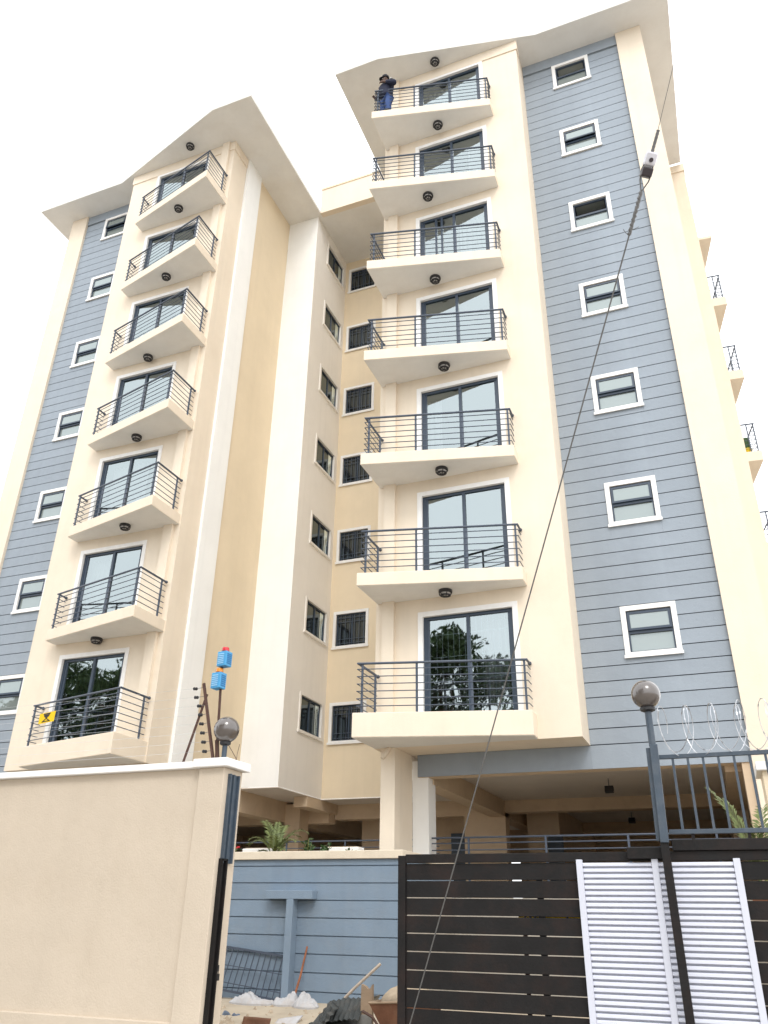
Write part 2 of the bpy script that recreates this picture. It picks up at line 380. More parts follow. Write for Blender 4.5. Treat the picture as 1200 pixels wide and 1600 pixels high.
    rb = MB(); n = len(rp); rb.add([tuple(v) for v in rp]+[(cx,cy,ZT+.9)], [(i,(i+1)%n,n) for i in range(n)])
    part('roof', rb.side(sg), 'tile', bld)

# back of the light court and the link between the towers
BW = (-1.38, -.30, 1.45, 2.55)
m = MB(); m.wall((0,YK,0),(1,0,0),(0,-1,0), -XW, XW, -.21, ZT, [(BW[0],BW[1],3*k+BW[2],3*k+BW[3]) for k in range(NF)], .14)
part('court_wall', m, 'tan', bld)
part('link_beam', MB().box(-1.466, 1.466, 3.97, 4.2, ZT+.001, 22.30), 'cream', bld)
part('link_coping', MB().box(-1.466, 1.466, 3.94, 4.3, 22.30, 22.40), 'tan', bld)
part('link_soffit', MB().box(-1.466, 1.466, 4.2, 8.0, ZT+.002, ZT+.2), 'soffit', bld)

# --- window builder pieces
def ring(mb, x0, x1, z0, z1, y0, y1, t):
    mb.box(x0, x1, y0, y1, z1-t, z1); mb.box(x0, x1, y0, y1, z0, z0+t)
    mb.box(x0, x0+t, y0, y1, z0+t, z1-t); mb.box(x1-t, x1, y0, y1, z0+t, z1-t); return mb
def put(name, me, parent, dz):
    o = link(name, me, parent, (0,0,dz)); ROOT[o.name] = org(parent)+Vector((0,0,dz)); return o
OG = Vector((0,8,-2.95))
for sg in (1, -1):
    # balcony doors
    d0, d1, dz0, dz1 = DOOR; mid = (d0+d1)/2
    su = MB(); su.box(d0-.10, d0+.012, -.025, .05, dz0, dz1+.10); su.box(d1-.012, d1+.10, -.025, .05, dz0, dz1+.10); su.box(d0+.012, d1-.012, -.025, .05, dz1-.012, dz1+.10)
    fr = ring(MB(), d0+.012, d1-.012, dz0, dz1-.012, .06, .14, .065); fr.box(mid-.035, mid+.035, .055, .135, dz0+.065, dz1-.077)
    ln = [MB().box(d0+.077, d0+.135, .075, .12, dz0+.065, dz1-.077), MB().box(d1-.135, d1-.077, .075, .12, dz0+.065, dz1-.077)]
    pn = [MB().quad((a,.10,dz0+.06),(b,.10,dz0+.06),(b,.10,dz1-.075),(a,.10,dz1-.075)) for a,b in((d0+.06,mid-.03),(mid+.03,d1-.06))]
    rm = MB(); x0, x1, y0, y1, z0, z1 = d0-.7, d1+.7, .17, 3.6, dz0, dz1+.12
    rm.quad((x0,y1,z0),(x0,y1,z1),(x1,y1,z1),(x1,y1,z0)).quad((x0,y0,z0),(x0,y0,z1),(x0,y1,z1),(x0,y1,z0)).quad((x1,y0,z0),(x1,y1,z0),(x1,y1,z1),(x1,y0,z1))
    rm.quad((x0,y0,z0),(x0,y1,z0),(x1,y1,z0),(x1,y0,z0)).quad((x0,y0,z1),(x1,y0,z1),(x1,y1,z1),(x0,y1,z1))
    rm.quad((x0,y0,z0),(d0,y0,z0),(d0,y0,z1),(x0,y0,z1)).quad((d1,y0,z0),(x1,y0,z0),(x1,y0,z1),(d1,y0,z1)).quad((d0,y0,dz1),(d1,y0,dz1),(d1,y0,z1),(d0,y0,z1))
    ms = {n_: meshdata(n_, b_.side(sg), m_, OG) for n_, b_, m_ in (('door_surround',su,'trim'),('door_frame',fr,'frame'),('stile',ln[0],'frame'),('stile_b',ln[1],'frame'),('pane',pn[0],'glass'),('pane_b',pn[1],'glass'),('room',rm,'room'))}
    for k in range(NF):
        dr = put('balcony_door', ms['door_surround'], bld, 3*k)
        put('door_frame', ms['door_frame'], dr, 0); put('stile', ms['stile'], dr, 0); put('stile', ms['stile_b'], dr, 0)
        put('pane', ms['pane'], dr, 0); put('pane', ms['pane_b'], dr, 0); put('room_interior', ms['room'], bld, 3*k)
    def curtain(k, xa, xb, y=.42, ztop=2.5):
        c = MB(); n = int((xb-xa)/.025); rows = []
        for z in (.32, ztop):
            rows.append([(xa+(xb-xa)*i/n, y+.045*math.sin(i*1.15+.6*math.sin(i*.31))+.015*math.sin(i*.4), z+3*k) for i in range(n+1)])
        c.loft(rows, cap=False, closed=False); part('curtain', c.side(sg), 'curtain', bld, smooth=True)
    if sg > 0:
        curtain(4, 5.05, 5.98); curtain(6, 4.0, 5.1); curtain(5, 5.4, 5.98); curtain(0, 5.2, 5.98, .5); curtain(2, 3.98, 4.4)
        for k_, xs_ in ((4,(4.45,4.62)),):
            for x_ in xs_: part('door_mullion', MB().box(x_-.03, x_+.03, .06, .13, 3*k_+.36, 3*k_+2.5), 'frame', bld)
    else:
        curtain(2, 4.6, 5.9); curtain(4, 4.0, 4.6); curtain(1, 5.3, 5.98)
    # security grille inside the lowest doors
    gr = MB()
    for i in range(15): x = d0+.12+i*(d1-d0-.24)/14; gr.box(x-.006, x+.006, .24, .25, .36, 2.5)
    for z in (.7, 1.2, 1.7, 2.2): gr.box(d0+.1, d1-.1, .235, .255, z-.008, z+.008)
    part('door_grille', gr.side(sg), 'galv' if sg > 0 else 'rail', bld)
    # small windows in the boarded bay
    a, b, c, e = WIN
    su = ring(MB(), 8.075, 9.195, 1.525, 2.635, G-.035, G+.03, .105); sl = MB().box(8.055, 9.215, G-.06, G-.034, 1.51, 1.575)
    fr = ring(MB(), a+.0, b-.0, c, e, G+.02, G+.075, .045)
    zt = c+.45; fr.box(a+.04, b-.04, G+.015, G+.075, zt-.03, zt+.03)
    lo = MB().quad((a+.04,G+.06,c+.04),(b-.04,G+.06,c+.04),(b-.04,G+.06,zt-.02),(a+.04,G+.06,zt-.02))
    su_me, sl_me, fr_me, lo_me = [meshdata(n_, b_.side(sg), m_, OG) for n_, b_, m_ in (('surround',su,'trim'),('sill',sl,'trim'),('window_frame',fr,'frame'),('pane',lo,'fglass'))]
    for k in range(NF):
        wn = put('window', su_me, bld, 3*k); put('sill', sl_me, wn, 0); put('window_frame', fr_me, wn, 0); put('pane', lo_me, wn, 0)
        ang = {4: -84, 6: -76, 5: 6}.get(k, 2) if sg > 0 else {6: 8}.get(k, 2)
        # top-hung sash: swings out about its top edge
        hz = e-.05; L_ = e-.05-(zt+.03); ca, sa = math.cos(R(ang)), math.sin(R(ang))
        def sp(x, t, off): return (x, G+.018-sa*t-ca*off, 3*k+hz-ca*t+sa*off)
        s_ = MB()
        def slab(x0, x1, t0, t1, o0, o1):
            s_.add([sp(x0,t1,o0),sp(x1,t1,o0),sp(x1,t1,o1),sp(x0,t1,o1),sp(x0,t0,o0),sp(x1,t0,o0),sp(x1,t0,o1),sp(x0,t0,o1)], [(0,1,2,3),(4,7,6,5),(0,4,5,1),(1,5,6,2),(2,6,7,3),(3,7,4,0)])
        slab(a+.03, b-.03, 0, .05, 0, .03); slab(a+.03, b-.03, L_-.05, L_, 0, .03); slab(a+.03, a+.08, .05, L_-.05, 0, .03); slab(b-.08, b-.03, .05, L_-.05, 0, .03)
        part('sash', s_.side(sg), 'frame', wn)
        g_ = MB().quad(sp(a+.07,L_-.04,.015), sp(b-.07,L_-.04,.015), sp(b-.07,.04,.015), sp(a+.07,.04,.015)); part('pane', g_.side(sg), 'fglass', wn)
        yb_, mg = (G+.118, 0) if ang > 0 else (G+.7, .5)
        d_ = MB().quad((a-mg,yb_,3*k+c-mg),(b+mg,yb_,3*k+c-mg),(b+mg,yb_,3*k+e+mg),(a-mg,yb_,3*k+e+mg)); part('room_dark_sheet', d_.side(sg), 'dglass' , wn)  # dark sheet added behind the opening, stands in for the unlit room
    # flank windows
    su = MB(); X0 = XW
    def bx(mb, dx0, dx1, y0, y1, z0, z1): mb.box(X0+dx0, X0+dx1, y0, y1, z0, z1)
    y0, y1, z0, z1 = 5.10, 6.52, 1.50, 2.53
    bx(su,-.03,.03,y0-.07,y1+.07,z1-.01,z1+.07); bx(su,-.04,.03,y0-.09,y1+.09,z0-.07,z0+.01); bx(su,-.03,.03,y0-.07,y0+.01,z0+.01,z1-.01); bx(su,-.03,.03,y1-.01,y1+.07,z0+.01,z1-.01)
    fr = MB(); bx(fr,.05,.09,y0+.01,y1-.01,z1-.06,z1-.01); bx(fr,.05,.09,y0+.01,y1-.01,z0+.01,z0+.06); bx(fr,.05,.09,y0+.01,y0+.06,z0+.06,z1-.06); bx(fr,.05,.09,y1-.06,y1-.01,z0+.06,z1-.06); ym=(y0+y1)/2; bx(fr,.045,.085,ym-.03,ym+.03,z0+.06,z1-.06)
    pa = MB().quad((X0+.075,ym,z0),(X0+.075,y0,z0),(X0+.075,y0,z1),(X0+.075,ym,z1)); pb = MB().quad((X0+.085,y1,z0),(X0+.085,ym,z0),(X0+.085,ym,z1),(X0+.085,y1,z1))
    cb = MB(); n = 22
    cb.loft([[(X0+.078+.004*math.sin(i*1.4), y1-.30+.24*i/n, z) for i in range(n+1)] for z in (z0+.05, z1-.05)], cap=False, closed=False)
    mm = [meshdata(n_, b_.side(sg), m_, OG) for n_, b_, m_ in (('surround',su,'offwhite'),('window_frame',fr,'frame'),('pane',pa,'dglass'),('pane',pb,'dglass'),('net_curtain',cb,'fglass'))]
    for k in range(NF):
        wn = put('window', mm[0], bld, 3*k); put('window_frame', mm[1], wn, 0); put('pane', mm[2], wn, 0); put('pane', mm[3], wn, 0); put('net_curtain', mm[4], wn, 0)
# court windows with burglar bars
x0, x1, z0, z1 = BW
su = ring(MB(), x0-.085, x1+.085, z0-.085, z1+.085, YK-.03, YK+.03, .095); sl = MB().box(x0-.11, x1+.11, YK-.06, YK-.029, z0-.1, z0-.03)
fr = ring(MB(), x0+.005, x1-.005, z0+.005, z1-.005, YK+.06, YK+.1, .045); fr.box(-.85, -.8, YK+.055, YK+.1, z0+.05, z1-.05)
pn = MB().quad((x0,YK+.085,z0),(x1,YK+.085,z0),(x1,YK+.085,z1),(x0,YK+.085,z1))
gr = MB()
for i in range(6): x = x0+.16+i*(x1-x0-.26)/5; gr.box(x-.008, x+.008, YK+.03, YK+.045, z0+.03, z1-.03)
for z in (z0+.1, z0+.24, z1-.28, z1-.14): gr.box(x0+.02, x1-.02, YK+.028, YK+.047, z-.007, z+.007)
lt = MB().quad((x0+.05,YK+.08,z0+.05),(x0+.4,YK+.08,z0+.05),(x0+.4,YK+.08,z1-.05),(x0+.05,YK+.08,z1-.05))
mm = [meshdata(n_, b_, m_, OG) for n_, b_, m_ in (('surround',su,'trim'),('sill',sl,'trim'),('window_frame',fr,'frame'),('pane',pn,'dglass'),('bars',gr,'rail'),('net_curtain',lt,'fglass'))]
for k in range(NF):
    wn = put('window', mm[0], bld, 3*k)
    put('sill', mm[1], wn, 0); put('window_frame', mm[2], wn, 0); put('pane', mm[3], wn, 0); put('burglar_bars', mm[4], wn, 0)

# --- balconies
def ceiling_lamp(x, y, z, parent):
    b = MB().lathe((x,y,z), [(.145,0),(.15,-.03),(.15,-.05),(.13,-.07),(.135,-.075)], 20)
    o = part('ceiling_light', b, 'black', parent, smooth=True)
    part('lamp_glass', MB().lathe((x,y,z), [(.12,-.05),(.118,-.085),(.10,-.115),(.05,-.135),(.005,-.14)], 18), 'lampglass', o, smooth=True)
    g = MB()
    for t in range(3):
        a = t*math.pi/3; dx, dy = math.cos(a), math.sin(a)
        g.tube([(x+dx*.145*math.cos(q), y+dy*.145*math.cos(q), z-.06-.092*math.sin(q)) for q in [math.pi*i/8 for i in range(9)]], .010, 5)
    g.lathe((x,y,z), [(.108,-.112),(.118,-.112),(.118,-.128),(.108,-.128)], 18)
    part('lamp_guard', g, 'black', o)
LR = {1:(4.617,-.346),2:(4.609,-.403),3:(4.714,-.353),4:(4.502,-.273),5:(4.385,-.428),6:(4.694,-.326),7:(4.641,-.30)}
LL = {1:(-4.873,-.13),2:(-4.3,-.472),3:(-4.627,-.29),4:(-4.832,-.2),5:(-4.512,-.407),6:(-4.482,-.445),7:(-4.464,-.448)}
SLAB = [(2.9,-1.2264),(6.329,-.3863),(6.329,.03),(2.9,.03)]
PATH = [(2.96,-.10),(2.96,-1.15),(6.275,-.338),(6.275,-.03)]
for sg in (1, -1):
    pos = {}
    slab = meshdata('slab', MB().prism(SLAB, 0, .298).side(sg), 'cream', OG); 
    slab0 = meshdata('slab', MB().prism(SLAB, -.184, .298).side(sg), 'cream', OG)
    und = meshdata('underside', MB().prism([(2.912,-1.205),(6.317,-.372),(6.317,-.002),(2.912,-.002)], -.004, .01).side(sg), 'soffit', OG)
    und0 = meshdata('underside', MB().prism([(2.912,-1.205),(6.317,-.372),(6.317,-.002),(2.912,-.002)], -.189, -.17).side(sg), 'soffit', OG)
    bars = [meshdata('rail_bar', MB().hbar([(x,y,z) for x,y in PATH], .0105).side(sg), 'rail', OG, True) for z in (.438,.588,.738,.888,1.04,1.19)]
    PT = [(2.975,-.10),(2.975,-1.14),(6.27,-.333),(6.27,-.05)]
    tr = MB().hbar([(x,y,1.31) for x,y in PT], .026, 8); tr.sphere((2.975,-.085,1.31), .042, 10, 6); tr.sphere((6.27,-.04,1.31), .042, 10, 6)
    top = meshdata('top_rail', tr.side(sg), 'rail', OG, True)
    def yon(x): return -1.13+(x-2.98)*(.795/3.29)
    pts = [(2.985,-.25),(3.05,yon(3.05)+.012),(4.13,yon(4.13)+.012),(5.2,yon(5.2)+.012),(6.22,yon(6.22)+.012)]
    posts = [meshdata('post', MB().box(x-.02,x+.02,y-.016,y+.016,.29,1.30).side(sg), 'rail', OG) for x,y in pts]
    for k in range(NF):
        bal = put('balcony', slab if k else slab0, bld, 3*k)
        bv = bal.modifiers.new('edge','BEVEL'); bv.width = .014; bv.segments = 2; bv.limit_method = 'ANGLE'
        put('underside', und if k else und0, bal, 0)
        put('top_rail', top, bal, 0)
        for b_ in bars: put('rail_bar', b_, bal, 0)
        for b_ in posts: put('post', b_, bal, 0)
    for k, (x, y) in (LR if sg > 0 else LL).items(): ceiling_lamp(x, y, 3*k-.004 if k < 7 else ZT-.001, bld)
# rear wing balconies seen past the right tower
for k in (2,3,4,5,6):
    sl = [(11.70,7.3),(12.22,7.35),(11.93,9.0),(11.70,9.0)]
    bal = part('rear_balcony', MB().prism(sl, 3*k, 3*k+(.32 if k < 6 else .1)), 'cream', bld)
    if k == 6: continue
    pth = [(11.73,7.37),(12.16,7.41),(11.90,8.95)]
    part('top_rail', MB().hbar([(x,y,3*k+1.32) for x,y in pth], .024, 6), 'rail', bal)
    for z in (.46,.6,.75,.9,1.05,1.2): part('rail_bar', MB().hbar([(x,y,3*k+z) for x,y in pth], .009, 5), 'rail', bal)
    for x, y in ((11.95,7.40),(12.14,7.43),(12.02,8.2)): part('post', MB().box(x-.018,x+.018,y-.018,y+.018,3*k+.3,3*k+1.31), 'rail', bal)

# --- parking level
part('parking_floor', MB().box(4.25, 11.2, 1.05, 17, -4.6, -2.95).box(-12, 4.25, -1.7, 17, -4.6, -2.952), 'concrete', bld)
pc = MB()
for (a, b, y0, z) in ((-10.3,-XI,1.3,-.213),(-XI,-XW,YW+.005,-.213),(-XW,XW,YK+.005,-.213),(XW,XI,YW+.005,-.213),(XI,3.4,1.0,-.213),(3.4,11,1.3,-.3)):
    pc.box(a, b, y0, 17, z-.022, z)
part('parking_ceiling', pc, 'ceil', bld)
for (a,b,c,d,e,f) in [(3.3,11,7.6,8.1,-.64,-.29),(-1.7,3.3,8.0,8.45,-.66,-.236),(3.3,11,14.0,14.5,-.64,-.29),(-10,-1.72,7.6,8.1,-.8,-.236),(3.32,3.75,1.31,16,-.75,-.29),(9.6,10.05,1.31,16,-.75,-.29),(-3.4,-2.9,1.31,16,-.8,-.236),(-2.05,-1.62,5.9,8.0,-.52,-.236)]:
    part('ceiling_beam', MB().box(a,b,c,d,e,f-.003*(a>3)), 'ochre', bld)
part('entrance_column', MB().box(3.05,3.36,-.03,1.0,-2.95,-.187), 'cream', bld)
part('white_column', MB().box(3.362,3.72,1.02,1.5,-2.95,-.30), 'white', bld)
for (x0,x1,y0,y1) in [(2.55,3.75,7.62,8.08),(-2.9,-2.4,7.0,7.6),(-3.36,-2.95,.1,1.0),(9.9,10.08,.98,1.6),(9.6,10.05,7.62,8.08),(-10,-9.5,.98,1.6)]:
    part('parking_column', MB().box(x0,x1,y0,y1,-2.95,-.302), 'ochre', bld)
m = MB(); m.wall((0,16.9,0),(1,0,0),(0,-1,0), -11, 10.4, -2.95, -.19, [(5.15,5.75,-2.6,-1.6),(6.25,8.6,-2.3,-1.75),(1.0,2.0,-2.95,-1.2),(-1.0,2.4,-2.7,-2.05) if False else (-.9,.9,-2.6,-1.75)], .3)
part('parking_back_wall', m, 'ochre', bld)
part('stair_wall', MB().box(3.95,4.9,9.5,16.8,-2.95,-.31), 'ochre', bld)
part('parking_door', MB().box(4.55,5.0,9.38,9.44,-2.95,-1.15), 'frame', bld); part('parking_door', MB().box(1.6,2.2,9.38,9.44,-2.95,-1.0), 'frame', bld)
part('parking_partition', MB().box(-1.4,2.5,9.45,9.6,-2.95,-.32), 'ochre', bld)
pr = MB()
def railrun(name, x0, x1, y, zs, r, nposts):
    root = part(name, MB().hbar([(x0,y,zs[0]),(x1,y,zs[0])], r*1.5), 'rail', bld)
    for z in zs[1:]: part('rail_bar', MB().hbar([(x0,y,z),(x1,y,z)], r), 'rail', root)
    for i in range(nposts):
        x = x0+(x1-x0)*(i+.5)/nposts; part('post', MB().box(x-.02,x+.02,y-.015,y+.015,-2.95,zs[0]), 'rail', root)
railrun('parking_railing', 3.75, 10.05, 1.12, (-1.84,-1.945,-2.075,-2.2,-2.35,-2.5), .013, 4)
railrun('parking_railing', -3, 3.3, 3.0, (-1.70,-1.85,-2.0,-2.15), .012, 4)
# vent pipe stub on the entrance column
part('drain_elbow', MB().tube([(3.23,-.04,-.19),(3.23,-.10,-.25),(3.13,-.16,-.42)], .045, 8), 'cream', bld, smooth=True)

# ================================================================== front boundary, left of the gateway
YF = -7.3
bw = thing('boundary_wall', (0, YF, GZ), 'cream rendered boundary wall with white coping and end pier at lower left', 'wall')
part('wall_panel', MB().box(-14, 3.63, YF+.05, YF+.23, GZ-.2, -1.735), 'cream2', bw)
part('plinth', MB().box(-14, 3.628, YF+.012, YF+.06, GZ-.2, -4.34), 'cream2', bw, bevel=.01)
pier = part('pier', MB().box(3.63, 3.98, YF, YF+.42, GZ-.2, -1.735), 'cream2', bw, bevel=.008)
part('coping', MB().box(-14, 3.575, YF-.03, YF+.31, -1.733, -1.655), 'trim', bw, bevel=.008)
part('pier_cap', MB().box(3.573, 4.05, YF-.07, YF+.49, -1.734, -1.635), 'trim', bw, bevel=.01)
ch = MB(); ch.box(3.975, 4.02, YF+.10, YF+.125, -2.78, -1.80); ch.box(3.975, 4.02, YF+.29, YF+.315, -2.78, -1.80); ch.box(3.975, 3.992, YF+.125, YF+.29, -2.78, -1.80); ch.box(3.99, 4.012, YF+.185, YF+.215, -2.78, -1.80)
part('grey_gate_channel', ch, 'pole', bw)
ch = MB(); ch.box(3.978, 4.03, YF+.075, YF+.10, GZ, -2.74); ch.box(3.978, 4.03, YF+.175, YF+.20, GZ, -2.74); ch.box(3.978, 3.994, YF+.10, YF+.175, GZ, -2.74); ch.box(3.978, 4.03, YF+.074, YF+.201, -2.755, -2.735)
part('brown_gate_channel', ch, 'gate', bw)
pl = MB().box(4.0, 4.03, YF+.205, YF+.245, -3.95, -3.885); pl.tube([(4.015, YF+.212+.026*(1-math.cos(t))/2*1, -3.885+.035*math.sin(t)) for t in [math.pi*i/8 for i in range(9)]], .004, 5); pl.box(3.99, 4.035, YF+.19, YF+.215, -3.86, -3.80)
part('padlock', pl, 'black', bw)

# globe lamp on the pier
def globe(root, x, y, z, r, zb, rs):
    part('stem', MB().tube([(x,y,zb),(x,y,z-r*.96)], rs, 10), 'pole', root, smooth=True)
    part('collar', MB().lathe((x,y,z-r), [(rs*1.2,-.035),(rs*2.1,-.02),(rs*2.2,.005),(rs*1.7,.02)], 16), 'black', root, smooth=True)
    part('globe', MB().sphere((x,y,z), r, 28, 18), MT['globeglass'], root, smooth=True)
gm = bpy.data.materials.new('smoked_acrylic'); gm.use_nodes = True; N = gm.node_tree.nodes; L = gm.node_tree.links
b = N['Principled BSDF']; b.inputs['Base Color'].default_value = (.085, .07, .062, 1); b.inputs['Roughness'].default_value = .10; b.inputs['Specular IOR Level'].default_value = .8; b.inputs['Coat Weight'].default_value = .6
tc = N.new('ShaderNodeTexCoord'); n = N.new('ShaderNodeTexNoise'); n.inputs['Scale'].default_value = 9; n.inputs['Detail'].default_value = 6
r_ = N.new('ShaderNodeMapRange'); r_.inputs[3].default_value = .06; r_.inputs[4].default_value = .3; L.new(tc.outputs['Object'], n.inputs[0]); L.new(n.outputs[0], r_.inputs[0]); L.new(r_.outputs[0], b.inputs['Roughness'])
MT['globeglass'] = gm
lp = thing('globe_lamp', (3.905, YF+.2, -1.635), 'smoky round globe lamp on a short stem on the left wall pier', 'lamp')
globe(lp, 3.86, YF+.15, -1.262, .158, -1.64, .032)
part('loose_cable', MB().tube([(3.885,YF+.15,-1.42),(3.96,YF+.16,-1.52),(4.0,YF+.2,-1.6),(4.01,YF+.2,-1.637)], .004, 5).tube([(4.01,YF+.2,-1.637),(4.015,YF+.2,-1.55),(4.035,YF+.2,-1.44)], .003, 5), 'rust', lp)

# electric fence bracket on the wall
eb = thing('electric_fence_bracket', (3.74, YF+.12, -1.64), 'brown steel electric fence post with black insulators and brace on the wall end', 'fence post')
part('post', MB().beam((3.74,YF+.12,-1.66),(3.465,YF+.12,-.655), .03, .03, (0,1,0)), 'rust', eb)
part('post', MB().beam((3.775,YF+.15,-1.64),(3.735,YF+.15,-1.38), .04, .03, (0,1,0)), 'rust', eb)
part('brace', MB().beam((3.29,YF+.12,-1.655),(3.535,YF+.12,-.80), .022, .022, (0,1,0)), 'rust', eb)
WZ = []
for i in range(8):
    t = i/7; z = -.715-.80*t; px = 3.465+(3.74-3.465)*((-.655-z)/1.005); x = px-.10 if i > 1 else px-.13
    WZ.append((x, z))
    ins = part('insulator', MB().lathe((x-.03,YF+.11,z), [(.012,0),(.020,.006),(.020,.022),(.012,.03),(.020,.038),(.020,.054),(.012,.06)], 12, (1,0,-.1)), 'black', eb, smooth=True)
    part('pin', MB().tube([(x+.03,YF+.11,z-.002),(px+.02,YF+.11,z+.004)], .0035, 5), 'wire', eb)
fw = thing('electric_fence_wire', (-5, YF+.12, -1.3), 'thin steel electric fence wires strung above the left wall coping', 'wire')
for x, z in WZ:
    n = 40; pts = [(x-.02+(-14-x)*i/n, YF+.11, z-.03*math.sin(math.pi*i/n)) for i in range(n+1)]
    part('wire_strand', MB().tube(pts, .0014, 4), 'galv', fw)
# second bracket post beyond the frame keeps the wires up
part('end_post', MB().beam((-14,YF+.12,-1.66),(-14,YF+.12,-.6), .03, .03, (0,1,0)), 'rust', fw)

sg_ = thing('warning_sign', (1.0, YF+.09, -1.0), 'small yellow warning sign with black pictogram hung on the fence wires', 'sign')
def tilt(x, z): return (.995+(x-.995)-(z+.93)*.0, z+(x-.995)*.10)
def plate(mb, pts, y0, y1):
    pts = [tilt(*p) for p in pts]; n = len(pts)
    mb.add([(x,y1,z) for x,z in pts]+[(x,y0,z) for x,z in pts], [tuple(range(n))[::-1] if False else tuple(range(n)), tuple(range(2*n-1,n-1,-1))]+[(i,n+i,n+(i+1)%n,(i+1)%n) for i in range(n)])
    return mb
part('plate', plate(MB(), [(.865,-1.0),(1.125,-1.0),(1.13,-.86),(.86,-.86)], YF+.085, YF+.089), 'yellow', sg_)
pm = MB()
for pts in ([(.93,-.87),(1.05,-.87),(1.045,-.885),(.935,-.885)], [(.94,-.89),(1.04,-.89),(1.025,-.918),(.955,-.918)], [(.965,-.918),(1.015,-.918),(.995,-.945),(.985,-.945)],
            [(.985,-.94),(.995,-.935),(1.06,-.982),(1.05,-.988)], [(.995,-.94),(.985,-.935),(.92,-.982),(.93,-.988)], [(.925,-.976),(1.055,-.976),(1.055,-.984),(.925,-.984)]):
    plate(pm, pts, YF+.080, YF+.0849)
part('pictogram', pm, 'black', sg_)
part('hook', MB().tube([(.9,YF+.09,-.862),(.9,YF+.11,-.83)], .003, 4), 'wire', sg_); part('hook', MB().tube([(1.09,YF+.09,-.85),(1.09,YF+.11,-.82)], .003, 4), 'wire', sg_)

# siren mast
sm = thing('siren_mast', (3.72, YF+.17, -1.64), 'thin brown pole carrying two sky-blue alarm siren boxes above the wall pier', 'siren')
part('pole', MB().beam((3.735,YF+.18,-1.64),(3.66,YF+.18,-.22), .024, .024, (0,1,0)), 'rust', sm)
def siren(cx, cz, lens, hz):
    y0, y1 = YF+.06, YF+.27; w_ = .074
    ang = R(-6); ca, sa = math.cos(ang), math.sin(ang); cy = (y0+y1)/2
    def pt(u, v, z): return (cx+u*ca-v*sa, cy+u*sa+v*ca, cz+z)
    def bxx(mb, u0,u1,v0,v1,z0,z1):
        vs = [pt(u,v,z) for z in (z0,z1) for u,v in ((u0,v0),(u1,v0),(u1,v1),(u0,v1))]
        mb.add(vs, [(0,3,2,1),(4,5,6,7),(0,1,5,4),(1,2,6,5),(2,3,7,6),(3,0,4,7)])
    b_ = MB(); bxx(b_, -w_, w_, -w_*.85, w_*.85, -hz/2, hz/2); o = part('siren_box', b_, 'siren', sm, bevel=.008)
    for i in range(6):
        z = -hz/2+.03+i*(hz-.05)/6
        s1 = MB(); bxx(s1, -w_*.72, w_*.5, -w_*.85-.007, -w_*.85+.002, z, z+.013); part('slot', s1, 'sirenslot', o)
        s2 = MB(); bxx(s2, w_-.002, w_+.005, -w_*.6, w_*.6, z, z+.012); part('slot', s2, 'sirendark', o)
    bc = part('beacon', MB().lathe(pt(0,0,hz/2), [(.05,0),(.05,.012)], 18), 'black', o)
    part('beacon_lens', MB().lathe(pt(0,0,hz/2), [(.046,.012),(.047,.04),(.043,.06),(.02,.066),(.002,.067)], 18), lens, o, smooth=True)
siren(3.71, -.35, 'red', .195); siren(3.655, -.63, 'amber', .205)

# ================================================================== gateway: sliding gate, louvred screen, pole, fence
YG = -7.0
gt = thing('sliding_gate', (8.5, YG, GZ), 'dark brown steel sliding gate of wide horizontal slats with rusty stains', 'gate')
GX0, GX1, GT = 6.10, 12.2, -2.715
part('end_stile', MB().box(GX0, GX0+.085, YG-.03, YG+.03, GZ+.06, GT), 'gate', gt, bevel=.004)
part('end_stile', MB().box(GX1-.085, GX1, YG-.03, YG+.03, GZ+.06, GT), 'gate', gt)
part('top_rail', MB().box(GX0+.086, GX1-.086, YG-.032, YG+.032, GT-.072, GT+.012), 'gate', gt, bevel=.004)
part('bottom_rail', MB().box(GX0+.086, GX1-.086, YG-.03, YG+.03, GZ+.06, GZ+.16), 'gate', gt)
for i in range(12):
    z1 = GT-.082-.1645*i; z0 = max(z1-.1545, GZ+.165); dy = .003*math.sin(i*1.7)
    part('slat', MB().box(GX0+.087, GX1-.087, YG-.012+dy, YG+.012+dy, z0, z1), 'gate', gt, bevel=.003)
for x in (7.6, 9.0, 10.4): part('rear_stile', MB().box(x-.03, x+.03, YG+.016, YG+.06, GZ+.16, GT-.09), 'gate', gt)
part('guide_bracket', MB().box(8.50, 8.82, YG-.12, YG-.034, GT-.055, GT+.045), 'gate', gt, bevel=.003)

yk = thing('barrier_bar', (7.75,YG+.12,-3.3), 'yellow barrier bar with black marks glimpsed through a gap in the gate', 'barrier')
part('bar', MB().box(7.35,8.5,YG+.10,YG+.13,-3.36,-3.24), 'yellow', yk)
for x_ in (7.42,7.47,7.52,7.84): part('mark', MB().box(x_-.012,x_+.012,YG+.095,YG+.0995,-3.36,-3.24), 'black', yk)
for x_ in (7.4,8.4): part('leg', MB().box(x_-.02,x_+.02,YG+.131,YG+.16,yardz(YG+.15)-.01,-3.26), 'rust', yk)
lv = thing('louvred_screen', (8.75, YG-.12, GZ), 'white louvred metal screen standing against the dark gate', 'screen')
LX0, LX1, LM = 8.0, 9.5, 8.742; LZ = -2.785; YL = YG-.07
for x0, x1 in ((LX0,LX0+.06),(LM-.03,LM+.03),(LX1-.06,LX1)): part('stile', MB().box(x0, x1, YL-.025, YL+.02, GZ+.01, LZ+.012), 'louvre', lv, bevel=.003)
